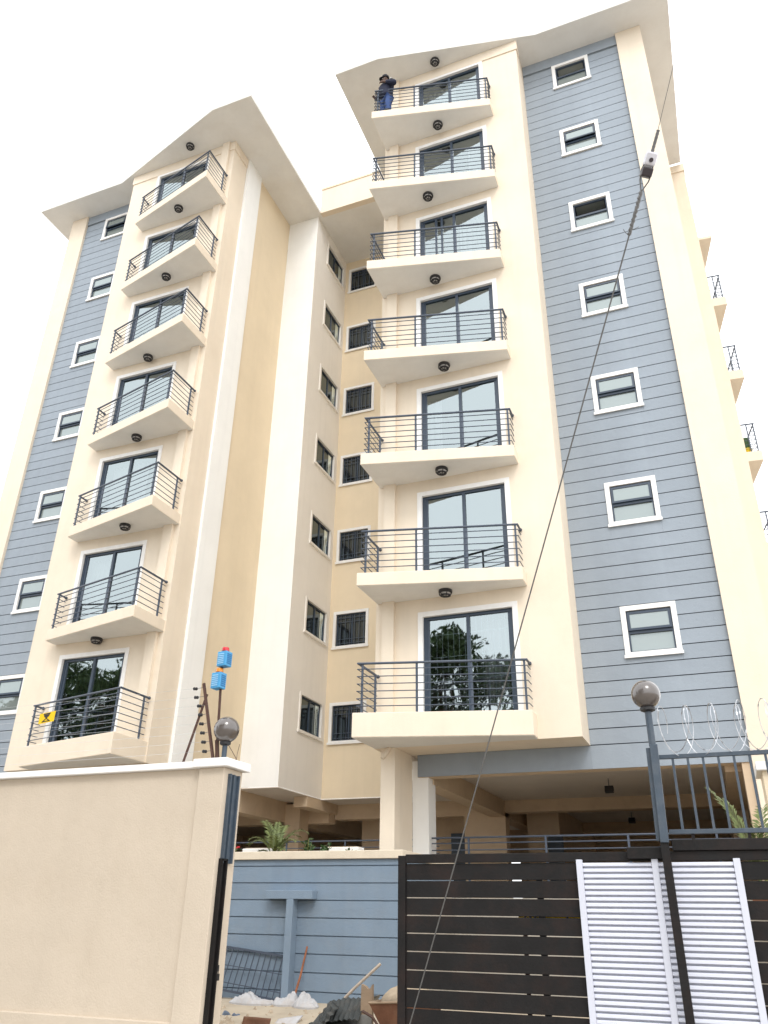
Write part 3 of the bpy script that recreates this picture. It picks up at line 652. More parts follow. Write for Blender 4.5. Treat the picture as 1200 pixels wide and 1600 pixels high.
for (xa, xb) in ((LX0+.061,LM-.031),(LM+.031,LX1-.061)):
    me = None
    for i in range(41):
        z = LZ-.04-i*.0503
        if me is None:
            b_ = MB(); prof = [(.026,-.0255),(.026,-.014),(-.010,-.011),(-.015,-.006),(-.012,.012),(-.004,.0225),(.026,.0243)]
            b_.loft([[(x, YL+a, h) for a, h in prof] for x in (xa, xb)]); me = meshdata('louvre_slat', b_, 'louvre', Vector((lv.location.x, lv.location.y, 0)), False)
        link('louvre_slat', me, lv, (0, 0, z-lv.location.z))

ps = thing('gate_post', (8.87, YF+.08, GZ), 'tall slate-blue lamp post with smoky globe and dark steel foot before the gate', 'lamp post')
YP = -7.2
part('foot', MB().beam((8.885,YP,GZ),(8.862,YP,-2.60), .075, .05, (0,1,0)), 'gate', ps, bevel=.004)
part('sleeve', MB().beam((8.868,YP-.012,-2.64),(8.885,YP-.012,-1.735), .075, .06, (0,1,0)), 'pole', ps, bevel=.004)
part('sleeve_plate', MB().beam((8.815,YP+.035,-2.62),(8.83,YP+.035,-1.76), .05, .05, (0,1,0)), 'pole', ps, bevel=.003)
globe(ps, 8.875, YP-.01, -1.232, .145, -1.75, .035)

fe = thing('steel_fence', (9.6, YG, -2.53), 'grey-blue steel bar fence above the gate beside the lamp post', 'fence')
part('top_rail', MB().box(8.905, 11.4, YG-.02, YG+.02, -1.845, -1.805), 'pole', fe, bevel=.003)
part('bottom_rail', MB().box(8.905, 11.4, YG-.02, YG+.02, -2.55, -2.508), 'pole', fe, bevel=.003)
for i in range(17): x = 9.036+.1425*i; part('bar', MB().box(x-.012, x+.012, YG-.012, YG+.012, -2.508, -1.845), 'pole', fe)
part('upper_track', MB().box(8.92, 11.4, YG-.06, YG+.05, -2.70, -2.60), 'gate', fe, bevel=.004)
for x in (9.12, 9.62): part('strut', MB().box(x-.015, x+.015, YG-.01, YG+.01, -2.6, -2.55), 'gate', fe)
part('fence_post', MB().box(11.4, 11.48, YG-.04, YG+.04, GZ, -1.79), 'pole', fe)

# razor wire: loops of a concertina lying on the fence
rw = thing('razor_wire', (9.6, YG, -1.805), 'silver coil of razor wire lying along the top of the steel fence', 'razor wire')
rz = random.Random(3)
for (x0, x1, ph, sgn) in ((8.93, 11.3, 0, 1), (8.98, 11.3, 1.4, -1)):
    pts = []; n = 420; turns = 9.5
    for i in range(n+1):
        t = i/n; a = 2*math.pi*turns*t*sgn+ph
        wob = 1+.10*math.sin(t*23+ph*3)
        pts.append(Vector((x0+(x1-x0)*t+.085*math.cos(a)*sgn*wob, YG+.16*math.cos(a), -1.575+.235*wob*math.sin(a)+.01)))
    b_ = MB().tube(pts, .0032, 5); part('coil', b_, 'galv', rw, smooth=True)
    br = MB()
    for i in range(4, n, 4):
        p = pts[i]; d = (pts[i]-pts[i-1]).normalized(); s_ = d.orthogonal().normalized(); q = Matrix.Rotation(rz.random()*6.28, 3, d) @ s_
        br.add([p-d*.010, p+d*.010, p+q*.006+d*.016, p+q*.006-d*.016, p-q*.006+d*.016, p-q*.006-d*.016], [(0,1,2,3),(1,0,5,4)])
    part('barbs', br, 'galv', rw, kind='stuff')

# side boundary pier at the right edge
sp_ = thing('side_wall_pier', (10.6, -4.6, GZ), 'tan wall pier with white cap at the right edge behind the fence', 'wall')
part('pier_body', MB().box(9.93, 10.5, -5.0, -4.4, GZ, -1.70), 'tan', sp_)
part('pier_cap', MB().box(9.87, 10.56, -5.06, -4.34, -1.70, -1.60), 'trim', sp_, bevel=.01)
part('side_wall', MB().box(10.05, 10.4, -4.4, .8, GZ, -2.0), 'tan', sp_)

# ================================================================== retaining wall with boarded face
YR = -2.0
rt = thing('retaining_wall', (1.5, YR, -4.6), 'blue-grey grooved retaining wall with cream coping and T-shaped relief', 'wall')
bk = part('wall_core', MB().box(-9, 4.22, YR+.025, YR+.3, -4.9, -2.42), 'rwall', rt)
part('return_wall', MB().box(3.95, 4.23, YR+.3, 1.04, -4.9, -2.42), 'rwall', rt)
zz = [-2.42]+[-2.526-.271*i for i in range(9)]+[-4.95]
for i in range(len(zz)-1):
    part('board', MB().box(-9, 4.245, YR+.001*(i%3), YR+.03, zz[i+1]+.009, zz[i]-.009 if i else zz[i]), 'rwall', rt)
part('coping', MB().box(-9, 4.29, YR-.05, YR+.35, -2.418, -2.285), 'coping', rt, bevel=.01)
part('coping', MB().box(3.9, 4.288, YR+.352, 1.0, -2.419, -2.287), 'coping', rt, bevel=.01)
part('relief_bar', MB().box(1.80, 2.70, YR-.20, YR-.004, -3.055, -2.92), 'rwall', rt, bevel=.006)
part('relief_stem', MB().box(2.215, 2.345, YR-.20, YR-.004, -4.75, -3.056), 'rwall', rt, bevel=.006)

# ================================================================== things in the yard
gp = thing('grille_panel', (1.55, YR-.2, yardz(YR-.3)), 'blue-grey steel grille panel leaning against the retaining wall', 'grille')
A0, B0, C0, D0 = Vector((.75,YR-.04,-3.785)), Vector((2.19,YR-.04,-3.925)), Vector((2.19,YR-.16,-4.56)), Vector((.70,YR-.16,-4.41))
def L2(a, b, t): return a+(b-a)*t
for nm, a, b in (('frame_bar',A0,B0),('frame_bar',D0,C0),('frame_bar',A0,D0),('frame_bar',B0,C0)): part(nm, MB().beam(a, b, .032, .03, (0,1,0)), 'rail', gp)
for t in (.42, .83): part('cross_bar', MB().beam(L2(A0,D0,t)+Vector((0,-.004,.03*(t-.5))), L2(B0,C0,t)+Vector((0,-.004,0)), .013, .013, (0,1,0)), 'rail', gp)
for i in range(13): t = (i+.6)/13.3; part('bar', MB().beam(L2(A0,B0,min(1,t+.012)), L2(D0,C0,max(0,t-.045)), .013, .013, (0,1,0)), 'rail', gp)

def lump(name, cx, cy, lx, ly, h, m, label, cat, seed, group=None, rot=0, ridge=1.0, sharp=.5):
    b_ = MB(); nx, ny = 34, 22; z0 = yardz(cy)+.002; rows = []
    ca, sa = math.cos(rot), math.sin(rot)
    for j in range(ny+1):
        row = []
        for i in range(nx+1):
            u, v = i/nx*2-1, j/ny*2-1
            # square to disc
            du, dv = u*math.sqrt(1-v*v/2), v*math.sqrt(1-u*u/2); rr = math.sqrt(du*du+dv*dv)
            edge = 1+.16*mnoise.noise((math.cos(math.atan2(dv,du))*1.7+seed, math.sin(math.atan2(dv,du))*1.7, seed*.7))
            x, y = du*lx/2*edge, dv*ly/2*edge
            f = max(0, 1-rr**4)*(.8+.2*math.cos(du*4+seed))
            n1 = mnoise.noise((x*5+seed, y*6, seed)); n2 = abs(mnoise.noise((x*13, y*13+seed, 3)))
            n3 = mnoise.noise((x*26, y*9+seed, 5)); z = h*f*(.70+.55*n1+sharp*(.35-1.1*n2)+.22*n3) + .012
            z = max(.006, z)
            row.append((cx+x*ca-y*sa, cy+x*sa+y*ca, z0+z))
        rows.append(row)
    b_.loft(rows, cap=False, closed=False)
    # skirt to the ground
    rim = [r for r in rows[0]]+[rows[j][nx] for j in range(1,ny+1)]+[rows[ny][i] for i in range(nx-1,-1,-1)]+[rows[j][0] for j in range(ny-1,0,-1)]
    k = len(rim); b_.add(rim+[(x,y,z0-.05) for x,y,z in rim], [(i,i+k,(i+1)%k+k,(i+1)%k) for i in range(k)])
    return solid(name, b_, m, (cx,cy,z0), label, cat, group, smooth=True)
lump('woven_sack', 1.83, -2.42, .80, .32, .15, 'sack', 'flattened white woven sack below the leaning grille panel', 'sack', 1.3, 'sacks by the wall', rot=.08, sharp=.45)
lump('woven_sack', 2.42, -2.36, .46, .34, .17, 'sack', 'white woven sack at the foot of the T-shaped relief', 'sack', 4.1, 'sacks by the wall', rot=.2, sharp=.45)
lump('woven_sack', 2.80, -2.45, .48, .32, .22, 'sack', 'white woven sack with a peaked tied neck, right of the reddish stick', 'sack', 7.7, 'sacks by the wall', rot=-.2, sharp=.35)
solid('reddish_stick', MB().tube([(2.535,YR-.42,-4.62),(2.56,YR-.2,-4.2),(2.585,YR-.05,-3.77)], [.02,.018,.016], 7), 'redstick', (2.535,YR-.42,-4.62), 'reddish brown stick leaning on the blue-grey wall beside the relief', 'stick', smooth=True)

def sheet(name, P0, Ux, Vx, nu, nv, amp, fr, m, label, cat, thick=.006, corr=0):
    P0, Ux, Vx = Vector(P0), Vector(Ux), Vector(Vx); Nn = Ux.cross(Vx).normalized(); b_ = MB(); rows = []
    for j in range(nv+1):
        rows.append([P0+Ux*(i/nu)+Vx*(j/nv)+Nn*(amp*mnoise.noise((i/nu*fr+P0.x*3, j/nv*fr, P0.y))+(corr*math.sin(i*1.57) if corr else 0)) for i in range(nu+1)])
    b_.loft(rows, cap=False, closed=False)
    o = solid(name, b_, m, P0, label, cat, smooth=not corr); s_ = o.modifiers.new('thickness','SOLIDIFY'); s_.thickness = thick
    return o
Z = yardz
sheet('roofing_sheet', (3.70,-4.42,-4.80), (.46,.06,.48), (.28,-.42,-.02), 30, 8, .03, 3, 'darksheet', 'dark weathered corrugated roofing sheet sloping up the rubble heap', 'metal sheet', corr=.012)
sheet('roofing_sheet', (4.12,-4.36,-4.31), (.50,.10,.03), (.06,-.42,-.20), 30, 8, .03, 3, 'darksheet', 'dark corrugated roofing sheet on top of the heap behind the plank', 'metal sheet', corr=.012)
sheet('roofing_sheet', (3.85,-4.80,-4.84), (.75,.05,.14), (.05,-.1,.16), 30, 8, .03, 3, 'darksheet', 'small dark sheet propped at the foot of the heap', 'metal sheet', corr=.010)
sheet('tin_offcut', (3.98,-3.75,-4.52), (.50,.20,.13), (.12,-.2,.12), 10, 6, .03, 2, 'tingrey', 'pale bent tin offcut jutting from the heap behind the plank', 'metal sheet')
sheet('brown_sheet', (2.80,-4.45,-4.83), (.34,.16,-.02), (.03,.06,.27), 12, 10, .03, 2, 'brown', 'curved rusty brown metal sheet left of the dark heap', 'metal sheet')
sheet('plastic_sheet', (1.75,-3.72,-4.82), (.42,.1,.02), (.0,.25,.16), 22, 14, .10, 5, 'bluesheet', 'crumpled dark blue plastic beside the gate channel', 'plastic')
sheet('plastic_sheet', (2.15,-3.85,-4.83), (.85,.25,.0), (.0,.22,.12), 30, 14, .09, 6, 'bluesheet', 'crumpled grey-blue plastic sheeting on the ground before the sacks', 'plastic')
sheet('board_offcut', (2.98,-3.9,-4.74), (.32,.15,.05), (.02,.2,.10), 8, 6, .01, 2, 'sack', 'pale board offcut lying between brown sheet and dark heap', 'board', thick=.012)
solid('pale_stick', MB().tube([(3.95,-4.15,-4.56),(4.33,-4.08,-4.2),(4.70,-4.0,-3.885)], .020, 7), 'stick', (3.95,-4.15,-4.56), 'pale wooden stick rising slantwise from the dark rubble heap', 'stick', smooth=True)
plk = MB(); plk.add([(x,y,z) for y in (-4.52,-4.46) for x,z in ((4.63,-4.90),(4.80,-4.90),(4.795,-4.10),(4.765,-4.145),(4.735,-4.155),(4.70,-4.125),(4.64,-4.10))],
    [(0,1,2,3,4,5,6),(13,12,11,10,9,8,7),(0,7,8,1),(1,8,9,2),(2,9,10,3),(3,10,11,4),(4,11,12,5),(5,12,13,6),(6,13,7,0)])
solid('upright_plank', plk, 'timber', (4.71,-4.5,-4.90), 'notched weathered plank standing upright beside the gate edge', 'plank')
solid('tin_can_sheet', MB().box(4.61,4.81,-4.56,-4.525,-4.90,-4.44), 'tingrey', (4.71,-4.54,-4.9), 'dull tin sheet wrapped round the foot of the upright plank', 'metal sheet', bevel=.004)
wb = thing('wheelbarrow', (5.2,-4.6,Z(-4.6)), 'rusty brown wheelbarrow loaded with spoil behind the gate edge', 'wheelbarrow')
tb = MB(); rim = [(4.93,-4.95,-4.27),(5.75,-4.95,-4.22),(5.75,-4.35,-4.22),(4.93,-4.35,-4.27)]; bot = [(5.08,-4.85,-4.56),(5.6,-4.85,-4.56),(5.6,-4.45,-4.56),(5.08,-4.45,-4.56)]
tb.add(rim+bot, [(0,4,5,1),(1,5,6,2),(2,6,7,3),(3,7,4,0),(4,7,6,5)])
tr_ = part('tray', tb, 'brown', wb); s_ = tr_.modifiers.new('t','SOLIDIFY'); s_.thickness = .008
part('rim', MB().tube(rim+[rim[0]], .015, 6), 'timber', wb)
for y in (-4.9,-4.4): part('handle', MB().tube([(5.55,y,-4.60),(5.05,y,-4.52),(4.97,y-.02,-4.42),(4.84,y-.04,-4.36)], .017, 6), 'rust', wb)
for y in (-4.85,-4.45): part('leg', MB().tube([(5.12,y,-4.55),(5.06,y,Z(-4.6)-.0)], .014, 6), 'rust', wb)
part('wheel', MB().lathe((5.78,-4.65,Z(-4.6)+.165), [(.10,-.03),(.165,-.025),(.17,0),(.165,.025),(.10,.03)], 18, (0,1,0)), 'black', wb, smooth=True)
ld = MB().sphere((5.36,-4.65,-4.27), .36, 22, 12, (1,.75,.55)); ld.v = [(x+.03*mnoise.noise((x*9,y*9,z*9)), y, z+.05*mnoise.noise((x*7,y*7,z*7))) for x,y,z in ld.v]
solid('spoil_heap', ld, 'rock', (5.36,-4.65,-4.3), 'pale earth spoil heaped in the wheelbarrow', 'soil', smooth=True)
rr = random.Random(11)
gb = MB()
for i in range(260):
    x, y = rr.uniform(1.2,5.6), rr.uniform(-5.6,-2.5); s_ = rr.choice((.012,.018,.03,.045)); c = Vector((x,y,yardz(y)+s_*.3))
    vs = []
    for a in range(6):
        d = Vector((math.cos(a*1.047),math.sin(a*1.047),0)); vs.append(c+d*s_*rr.uniform(.6,1.2)+Vector((0,0,-s_*.4)))
    top = c+Vector((rr.uniform(-.3,.3)*s_,rr.uniform(-.3,.3)*s_,s_*rr.uniform(.4,.9)))
    gb.add(vs+[top], [(k,(k+1)%6,6) for k in range(6)])
solid('gravel', gb, 'rock', (3.4,-4,-4.75), 'loose stones and crumbs scattered over the yard', 'gravel', kind='stuff')
# filler heap so that sheets rest on something
lump('rubble_heap', 4.18, -4.15, 1.05, .7, .34, 'darksheet', 'low heap of dark rubble under the roofing sheets', 'rubble', 12.2, sharp=.25)

# ================================================================== plants on the terrace
def frond(mb, base, az, length, lift, droop, out=.5, nl=26, lw=.022, ll=.24, rnd=random):
    base = Vector(base); pts = []
    d = Vector((math.cos(az), math.sin(az), 0)); n = 14
    for i in range(n+1):
        t = i/n; pts.append(base+d*(length*out*(t*.5+.5*t*t))+Vector((0,0,length*(lift*t-droop*t*t*t))))
    mb.tube(pts, [.008*(1-.8*i/n)+.001 for i in range(n+1)], 4)
    side = d.cross(Vector((0,0,1)))
    for i in range(nl):
        t = .22+.78*i/(nl-1); k = min(n-1, int(t*n)); f = t*n-k; p = pts[k]+(pts[k+1]-pts[k])*f; tg = (pts[k+1]-pts[k]).normalized()
        for s_ in (-1, 1):
            l_ = ll*length*(1.15-.65*t)*(.8+.4*rnd.random()); dr = (side*s_*.75+tg*.75+Vector((0,0,.28-.5*rnd.random()*t))).normalized()
            wv = tg.cross(dr).normalized().cross(dr)*lw*.5
            m1 = p+dr*l_*.5+Vector((0,0,.02*l_)); e_ = p+dr*l_+Vector((0,0,-.18*l_))
            mb.add([p, m1+wv, e_, m1-wv], [(0,1,2,3)])
def palm(name, x, y, z, fr, label, seed, scale=1.0, pot=True, out=.5):
    r0 = random.Random(seed); t_ = thing(name, (x,y,z), label, 'palm')
    if pot: part('pot', MB().lathe((x,y,z), [(.13,0),(.17,.2),(.175,.26),(.15,.26),(.14,.22)], 18), 'pot', t_, smooth=True)
    for (az, ln, lf, dp) in fr:
        f_ = MB(); frond(f_, (x+.03*math.cos(az), y+.03*math.sin(az), z+(.22 if pot else 0)), az, ln*scale, lf, dp, out, rnd=r0); part('frond', f_, 'leaf', t_)
    part('cane', MB().tube([(x,y,z+.2),(x+.02,y,z+.45*scale)], .018, 6), 'stem', t_)
palm('areca_palm', 1.50, -1.45, -2.60, [(2.5,.95,.95,.25),(1.7,.9,1.0,.35),(.3,1.0,.80,.35),(-.25,.9,.62,.30),(3.3,.85,.7,.4),(-2.4,.8,.75,.35),(-1.2,.75,.8,.35),(2.0,.7,1.1,.2),(.9,.8,.9,.4),(-2.9,.6,.5,.35),(-.7,.7,.5,.3)], 'feathery areca palm rising behind the retaining wall coping', 5, 1.08, out=.50)
palm('areca_palm', 9.73, -5.6, -3.25, [(2.9,1.15,1.0,.15),(2.5,1.0,1.1,.2),(.4,1.0,1.0,.25),(1.2,.9,1.1,.2),(-2.6,.9,.8,.3),(3.3,.8,.8,.25),(-.5,.9,.8,.25),(-1.6,.8,.9,.2)], 'yellow-green palm growing behind the bar fence at right', 9, 1.08, out=.30)
def shrub(name, x, y, z, h, label, seed, n=60, flowers=0, cat='plant'):
    r0 = random.Random(seed); t_ = thing(name, (x,y,z), label, cat); b_ = MB(); fl = MB(); st = MB()
    part('pot', MB().lathe((x,y,z), [(.09,0),(.12,.15),(.125,.19),(.10,.19)], 14), 'pot', t_, smooth=True)
    for i in range(7):
        a = r0.random()*6.28; e_ = Vector((x+.16*math.cos(a)*r0.random(), y+.16*math.sin(a)*r0.random(), z+.18+h*r0.uniform(.5,1)))
        s0 = Vector((x,y,z+.17)); st.tube([s0, (s0+e_)/2+Vector((0,0,.03)), e_], .005, 4)
        for k in range(n//7):
            p = s0+(e_-s0)*r0.uniform(.25,1); d = Vector((r0.uniform(-1,1),r0.uniform(-1,1),r0.uniform(-.2,1))).normalized(); l_ = r0.uniform(.06,.12); w_ = d.orthogonal().normalized()*l_*.22
            b_.add([p, p+d*l_*.5+w_, p+d*l_, p+d*l_*.5-w_], [(0,1,2,3)])
        if i < flowers:
            for k in range(8):
                d = Vector((r0.uniform(-1,1),r0.uniform(-1,1),r0.uniform(-.2,1))).normalized(); w_ = d.orthogonal().normalized()*.02
                fl.add([e_, e_+d*.03+w_, e_+d*.055, e_+d*.03-w_], [(0,1,2,3)])
    part('stem', st, 'stem', t_); part('foliage', b_, 'leaf2', t_)
    if flowers: part('flowers', fl, 'flower', t_)
shrub('potted_plant', 2.45, -1.3, -2.62, .38, 'dark green leafy plant on the terrace right of the palm', 3, 110)
shrub('potted_flower', 3.0, -1.3, -2.62, .22, 'red flowering pot plant on the terrace near the cream column', 4, 60, 5)
shrub('potted_flower', .55, -1.4, -2.62, .40, 'red flowering pot plant left of the areca palm', 6, 60, 6)
shrub('potted_plant', 2.05, -1.2, -2.62, .48, 'narrow spiky plant between palm and leafy pot plant', 8, 80)
shrub('potted_flower', 3.32, -1.25, -2.62, .12, 'low red flowering plant at the right end of the terrace', 10, 40, 5)
for (x0, x1, lab) in ((2.25,3.0,'white trough planter on the terrace near the cream column'),(.55,1.25,'white trough planter on the terrace left of the palm')):
    pt = MB().box(x0,x1,-1.0,-.72,-2.95,-2.15); pt.v = [(x,y,z) if z < -2.5 else (x+(.02 if x > (x0+x1)/2 else -.02), y, z) for x,y,z in pt.v]
    o_ = thing('trough_planter', ((x0+x1)/2,-.86,-2.95), lab, 'planter', 'terrace planters'); part('trough', pt, 'offwhite', o_, bevel=.012); part('soil', MB().box(x0+.03,x1-.03,-.97,-.75,-2.149,-2.135), 'rock', o_)
cac = thing('potted_cactus', (11.86, 7.55, 9.32), 'small dark cactus in a yellow pot on a rear balcony', 'cactus')
part('pot', MB().lathe((11.86,7.55,9.32), [(.10,0),(.14,.16),(.14,.2),(.11,.2)], 14), 'potyellow', cac, smooth=True)
part('stem', MB().lathe((11.86,7.55,9.5), [(.09,0),(.12,.1),(.12,.3),(.08,.42),(.01,.46)], 12), 'cactus', cac, smooth=True)

# ================================================================== lamps hanging in the parking bay
for (x, y, lab) in ((7.05, 4.4, 'small black floodlight hanging from the parking ceiling, nearer one'), (6.83, 11.2, 'small black floodlight hanging deeper under the parking ceiling')):
    fl = thing('floodlight', (x,y,-.3), lab, 'light', 'parking floodlights')
    part('stem', MB().tube([(x,y,-.3),(x,y,-.50)], .012, 6), 'wire', fl)
    part('housing', MB().obox((x,y-.02,-.57), (1,0,0), (0,.9,-.3), (0,.3,.9), .10, .06, .07), 'black', fl, bevel=.01)

# ================================================================== stay wire with insulator
P0 = Vector((6.14,-7.46,GZ)); PI_ = CAM+(F+R2*((1015-600)/FPX)+U2*((800-252)/FPX))*5.5
dv = (PI_-P0).normalized()
gw = thing('stay_wire', tuple(P0), 'long steel stay wire with porcelain insulator crossing before the right tower', 'wire')
u_ = dv.cross(F).normalized(); v_ = dv.cross(u_)
low = PI_-dv*.20
part('lower_strand', MB().tube([P0-dv*.1]+[P0+(low-P0)*(i/20)-Vector((0,0,.02*math.sin(math.pi*i/20))) for i in range(21)], .0062, 6), 'wire', gw, smooth=True)
upd = (dv+Rt*(-.035)+Vector((0,0,.02))).normalized()
part('upper_strand', MB().tube([PI_+dv*.05, PI_+dv*.15, PI_+dv*.15+upd*7], .0024, 6), 'wire', gw, smooth=True)
part('wrap', MB().tube([PI_-dv*(.20+.012*i)+u_*.003*math.sin(i*2.1) for i in range(26)], [.011+.004*math.sin(i*1.9)**2 for i in range(26)], 7), 'wire', gw, smooth=True)
part('wrap', MB().tube([PI_+dv*(.06+.012*i) for i in range(13)], [.010+.003*math.sin(i*1.7)**2 for i in range(13)], 7), 'wire', gw, smooth=True)
for s_ in (-1, 1): part('loop_wire', MB().tube([PI_-dv*.205, PI_-dv*.13+u_*.030*s_, PI_-dv*.06+u_*.038*s_, PI_-dv*.02+u_*.03*s_], .005, 6), 'wire', gw, smooth=True)
ib = MB().obox(PI_+dv*.012, u_, v_, dv, .040, .034, .045); part('insulator_cap', ib, 'insul', gw, bevel=.014)
part('insulator_body', MB().obox(PI_-dv*.075, u_, v_, dv, .038, .032, .032), 'insulb', gw, bevel=.010)
part('insulator_hole', MB().lathe(PI_+dv*.0, [(.014,-.045),(.014,.045)], 14, v_), 'insulb', gw, smooth=True)
for t, q in ((.50,(.05,.02)),(.46,(-.05,.01))):
    part('wire_tail', MB().tube([PI_-dv*t, PI_-dv*(t-.01)+u_*q[0]*.5, PI_-dv*(t-.03)+u_*q[0]], .0025, 5), 'wire', gw)

# ================================================================== person on the top balcony
def skinned(name, verts, edges, radii, m, parent, root=0, sub=2):
    og = org(parent); me = bpy.data.meshes.new(name); me.from_pydata([Vector(v)-og for v in verts], edges, []); me.update(); me.materials.append(MT[m])
    o = link(name, me, parent); ROOT[o.name] = og
    md = o.modifiers.new('skin','SKIN'); md.use_smooth_shade = True
    sk = me.skin_vertices[0].data
    for i, r_ in enumerate(radii): sk[i].radius = (r_, r_) if not isinstance(r_, tuple) else r_
    sk[root].use_root = True
    s2 = o.modifiers.new('sub','SUBSURF'); s2.levels = sub; s2.render_levels = sub
    return o
px, py, pz = 3.24, -.90, 18.30
person = thing('person', (px,py,pz), 'person in navy jacket, black cap and blue jeans standing at the top balcony rail', 'person')
fd = Vector((-.50,-.866,0)); sdv = Vector((-.866,.50,0))        # facing the street; sdv points to image left
hd = Vector((-.93,-.37,0)); hs_ = Vector((-.37,.93,0))          # the head is turned further to the left
def B(f, s_, z): return Vector((px,py,pz))+fd*f+sdv*s_+Vector((0,0,z))
V = [B(0,0,.96), B(.02,0,1.15), B(.03,0,1.38), B(.04,0,1.53), B(.05,0,1.60), B(.06,0,1.68), B(.05,0,1.77)]
E_ = [(0,1),(1,2),(2,3),(3,4),(4,5),(5,6)]; Rr = [.15,.15,.16,.065,.085,.10,.085]
def chain(start, pts, rs):
    prev = start
    for p, r_ in zip(pts, rs): V.append(p); E_.append((prev, len(V)-1)); Rr.append(r_); prev = len(V)-1
    return prev
for s_ in (-1, 1): chain(0, [B(0,.10*s_,.88), B(.03,.12*s_,.48), B(0,.13*s_,.09), B(.14,.15*s_,.04)], [.11,.075,.05,.045])
# right-hand arm of the picture: elbow out, hand at the chest; the other arm rests on the rail
e1 = chain(2, [B(.0,-.23,1.42), B(-.02,-.40,1.17), B(.22,-.16,1.28), B(.26,-.08,1.33)], [.065,.05,.038,.03])
for i in range(4): chain(e1, [B(.285,-.05+.012*i,1.35-.018*i), B(.29,-.02+.008*i,1.35-.02*i)], [.010,.008])
chain(e1, [B(.25,-.06,1.375), B(.255,-.035,1.39)], [.011,.009])
e2 = chain(2, [B(.0,.23,1.42), B(.06,.35,1.16), B(.20,.33,1.05), B(.25,.31,1.045)], [.065,.05,.038,.03])
for i in range(4): chain(e2, [B(.28,.28+.02*i,1.05), B(.305,.28+.022*i,1.03)], [.010,.008])
chain(e2, [B(.26,.275,1.05), B(.28,.255,1.035)], [.011,.009])
body = skinned('body', V, E_, Rr, 'skin', person)
V, E_, Rr = [B(0,0,.80), B(0,0,.95), B(.01,0,1.18), B(.02,0,1.36), B(.04,0,1.49)], [(0,1),(1,2),(2,3),(3,4)], [.215,.225,.225,.215,.10]
chain(3, [B(0,-.24,1.40), B(-.02,-.41,1.17), B(.20,-.185,1.275)], [.10,.09,.058]); chain(3, [B(0,.24,1.40), B(.06,.36,1.16), B(.18,.335,1.06)], [.10,.09,.058])
skinned('jacket', V, E_, Rr, 'navy', person)
V, E_, Rr = [B(0,0,.78)], [], [.15]
for s_ in (-1, 1): chain(0, [B(0,.105*s_,.70), B(.03,.12*s_,.45), B(0,.13*s_,.07)], [.125,.11,.095])
skinned('jeans', V, E_, Rr, 'jeans', person)
hc = B(.055,0,1.745)
cap = MB(); cap.loft([[hc+Vector((math.cos(t)*r_*1.02, math.sin(t)*r_, h)) for t in [2*math.pi*k/18 for k in range(18)]] for r_, h in ((.120,-.015),(.122,.03),(.110,.075),(.075,.108),(.01,.122))])
part('cap', cap, 'cap', person, smooth=True)
br = MB(); br.loft([[hc+hd*f+hs_*s_+Vector((0,0,z-.10*max(0,f-.06))) for f, s_ in ((.06,-.08),(.14,-.07),(.19,-.035),(.195,.035),(.14,.07),(.06,.08))] for z in (-.012,.004)])
part('cap_brim', br, 'cap', person)
fa = hc-Vector((0,0,.085))
for s_ in (-1, 1):
    part('ear', MB().sphere(fa+hs_*.098*s_-hd*.015, .03, 8, 6, (.6,.6,1)), 'skin', person, smooth=True)
    part('eye', MB().sphere(fa+hd*.088+hs_*.036*s_+Vector((0,0,.035)), .010, 8, 6), 'whitecloth', person, smooth=True)
part('nose', MB().loft([[fa+hd*f+hs_*s_+Vector((0,0,z)) for f, s_ in ((.085,-.02),(.085+d_,0),(.085,.02))] for z, d_ in ((-.02,.035),(.0,.045),(.04,.012))]), 'skin', person, smooth=True)
part('mouth', MB().obox(fa+hd*.092-Vector((0,0,.05)), hs_, hd, (0,0,1), .025, .008, .006), 'rust', person)
part('shoulder_patch', MB().obox(B(.06,-.345,1.36), sdv*-1+fd*-.3, fd, Vector((0,0,1))+sdv*.9, .012, .05, .075), 'whitecloth', person, bevel=.008)
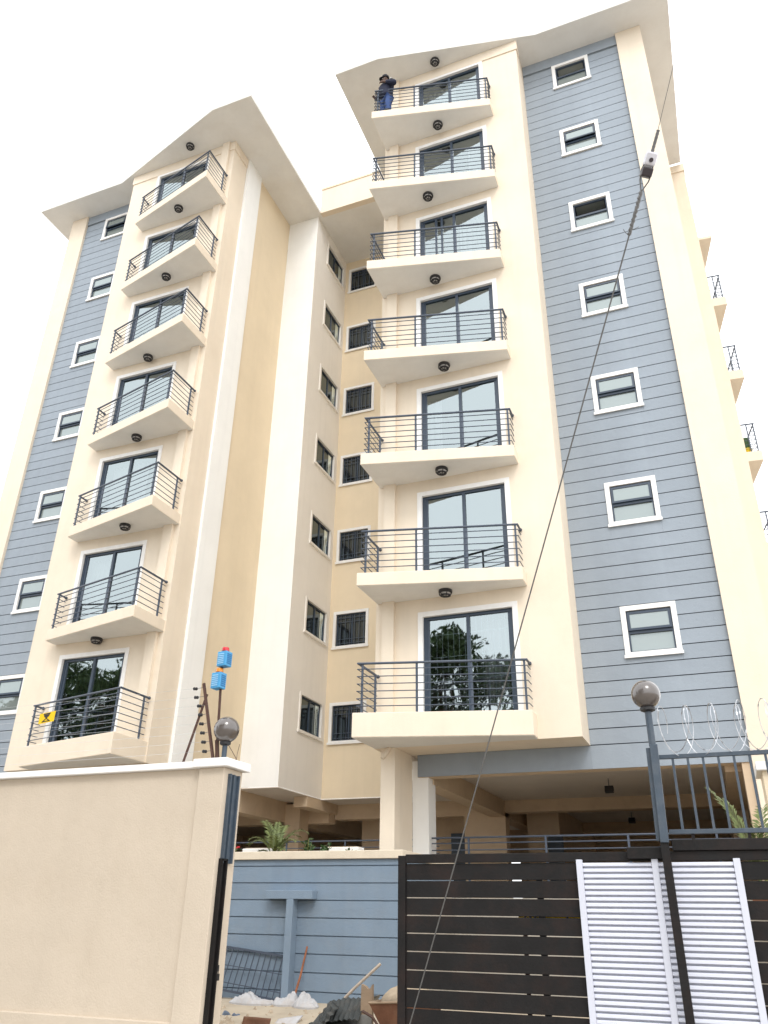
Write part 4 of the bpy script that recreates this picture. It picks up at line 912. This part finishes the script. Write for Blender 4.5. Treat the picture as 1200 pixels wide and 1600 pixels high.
for s_ in (-1, 1): part('shoe', MB().sphere(B(.08,.14*s_,.045), .10, 12, 8, (1.0,.8,.45)), 'black', person, smooth=True)

# ================================================================== trees across the road (behind the camera, mirrored in the lowest doors)
def tree(x, y, h, rad, label, seed):
    r0 = random.Random(seed); t_ = thing('street_tree', (x,y,GZ), label, 'tree', 'trees across the road'); tk = MB()
    tk.tube([(x,y,GZ),(x+.1,y,GZ+h*.25),(x-.1,y+.1,GZ+h*.5),(x,y,GZ+h*.8)], [.32,.25,.18,.06], 9)
    cl = []
    for i in range(44):
        a = r0.random()*6.28; hh = r0.uniform(.22,.97); q = r0.uniform(.2,1)*(1.15-.55*hh); c = Vector((x+rad*1.25*q*math.cos(a), y+rad*q*math.sin(a), GZ+h*hh))
        tk.tube([(x,y,GZ+h*r0.uniform(.25,.5)), ((x+c.x)/2,(y+c.y)/2,c.z-.5), tuple(c)], [.06,.035,.012], 5); cl.append((c, r0.uniform(.8,1.5)))
    b_ = MB()
    for c, rr_ in cl:
        for k in range(420):
            d = Vector((r0.gauss(0,1),r0.gauss(0,1),r0.gauss(0,.8))).normalized()*rr_*r0.random()**.45; p = c+d
            n_ = Vector((r0.gauss(0,1),r0.gauss(0,1),r0.gauss(0,1))).normalized(); u = n_.orthogonal().normalized()*r0.uniform(.09,.17); v = n_.cross(u)*.6
            b_.add([p-u, p-v, p+u, p+v], [(0,1,2,3)])
    part('trunk', tk, 'bark', t_, smooth=True); part('crown', b_, 'treeleaf', t_)
for i, (x, y, h, rd) in enumerate(((-3.4,-23,15.2,3.6),(2.2,-24,16.6,3.8),(-8.8,-23,14.6,3.4),(-22,-21,15.0,3.8),(-28,-22,16.0,3.8),(-34,-23,15,3.8))):
    tree(x, y, h, rd, ('broad leafy tree across the road, mirrored in the right tower door', 'tallest leafy tree across the road, farthest right of its row', 'leafy tree across the road, third from the right in its row', 'leafy tree across the road, third from the left in its row', 'leafy tree across the road, second from the left in its row', 'leafy tree at the far left of the row across the road')[i], 40+i)
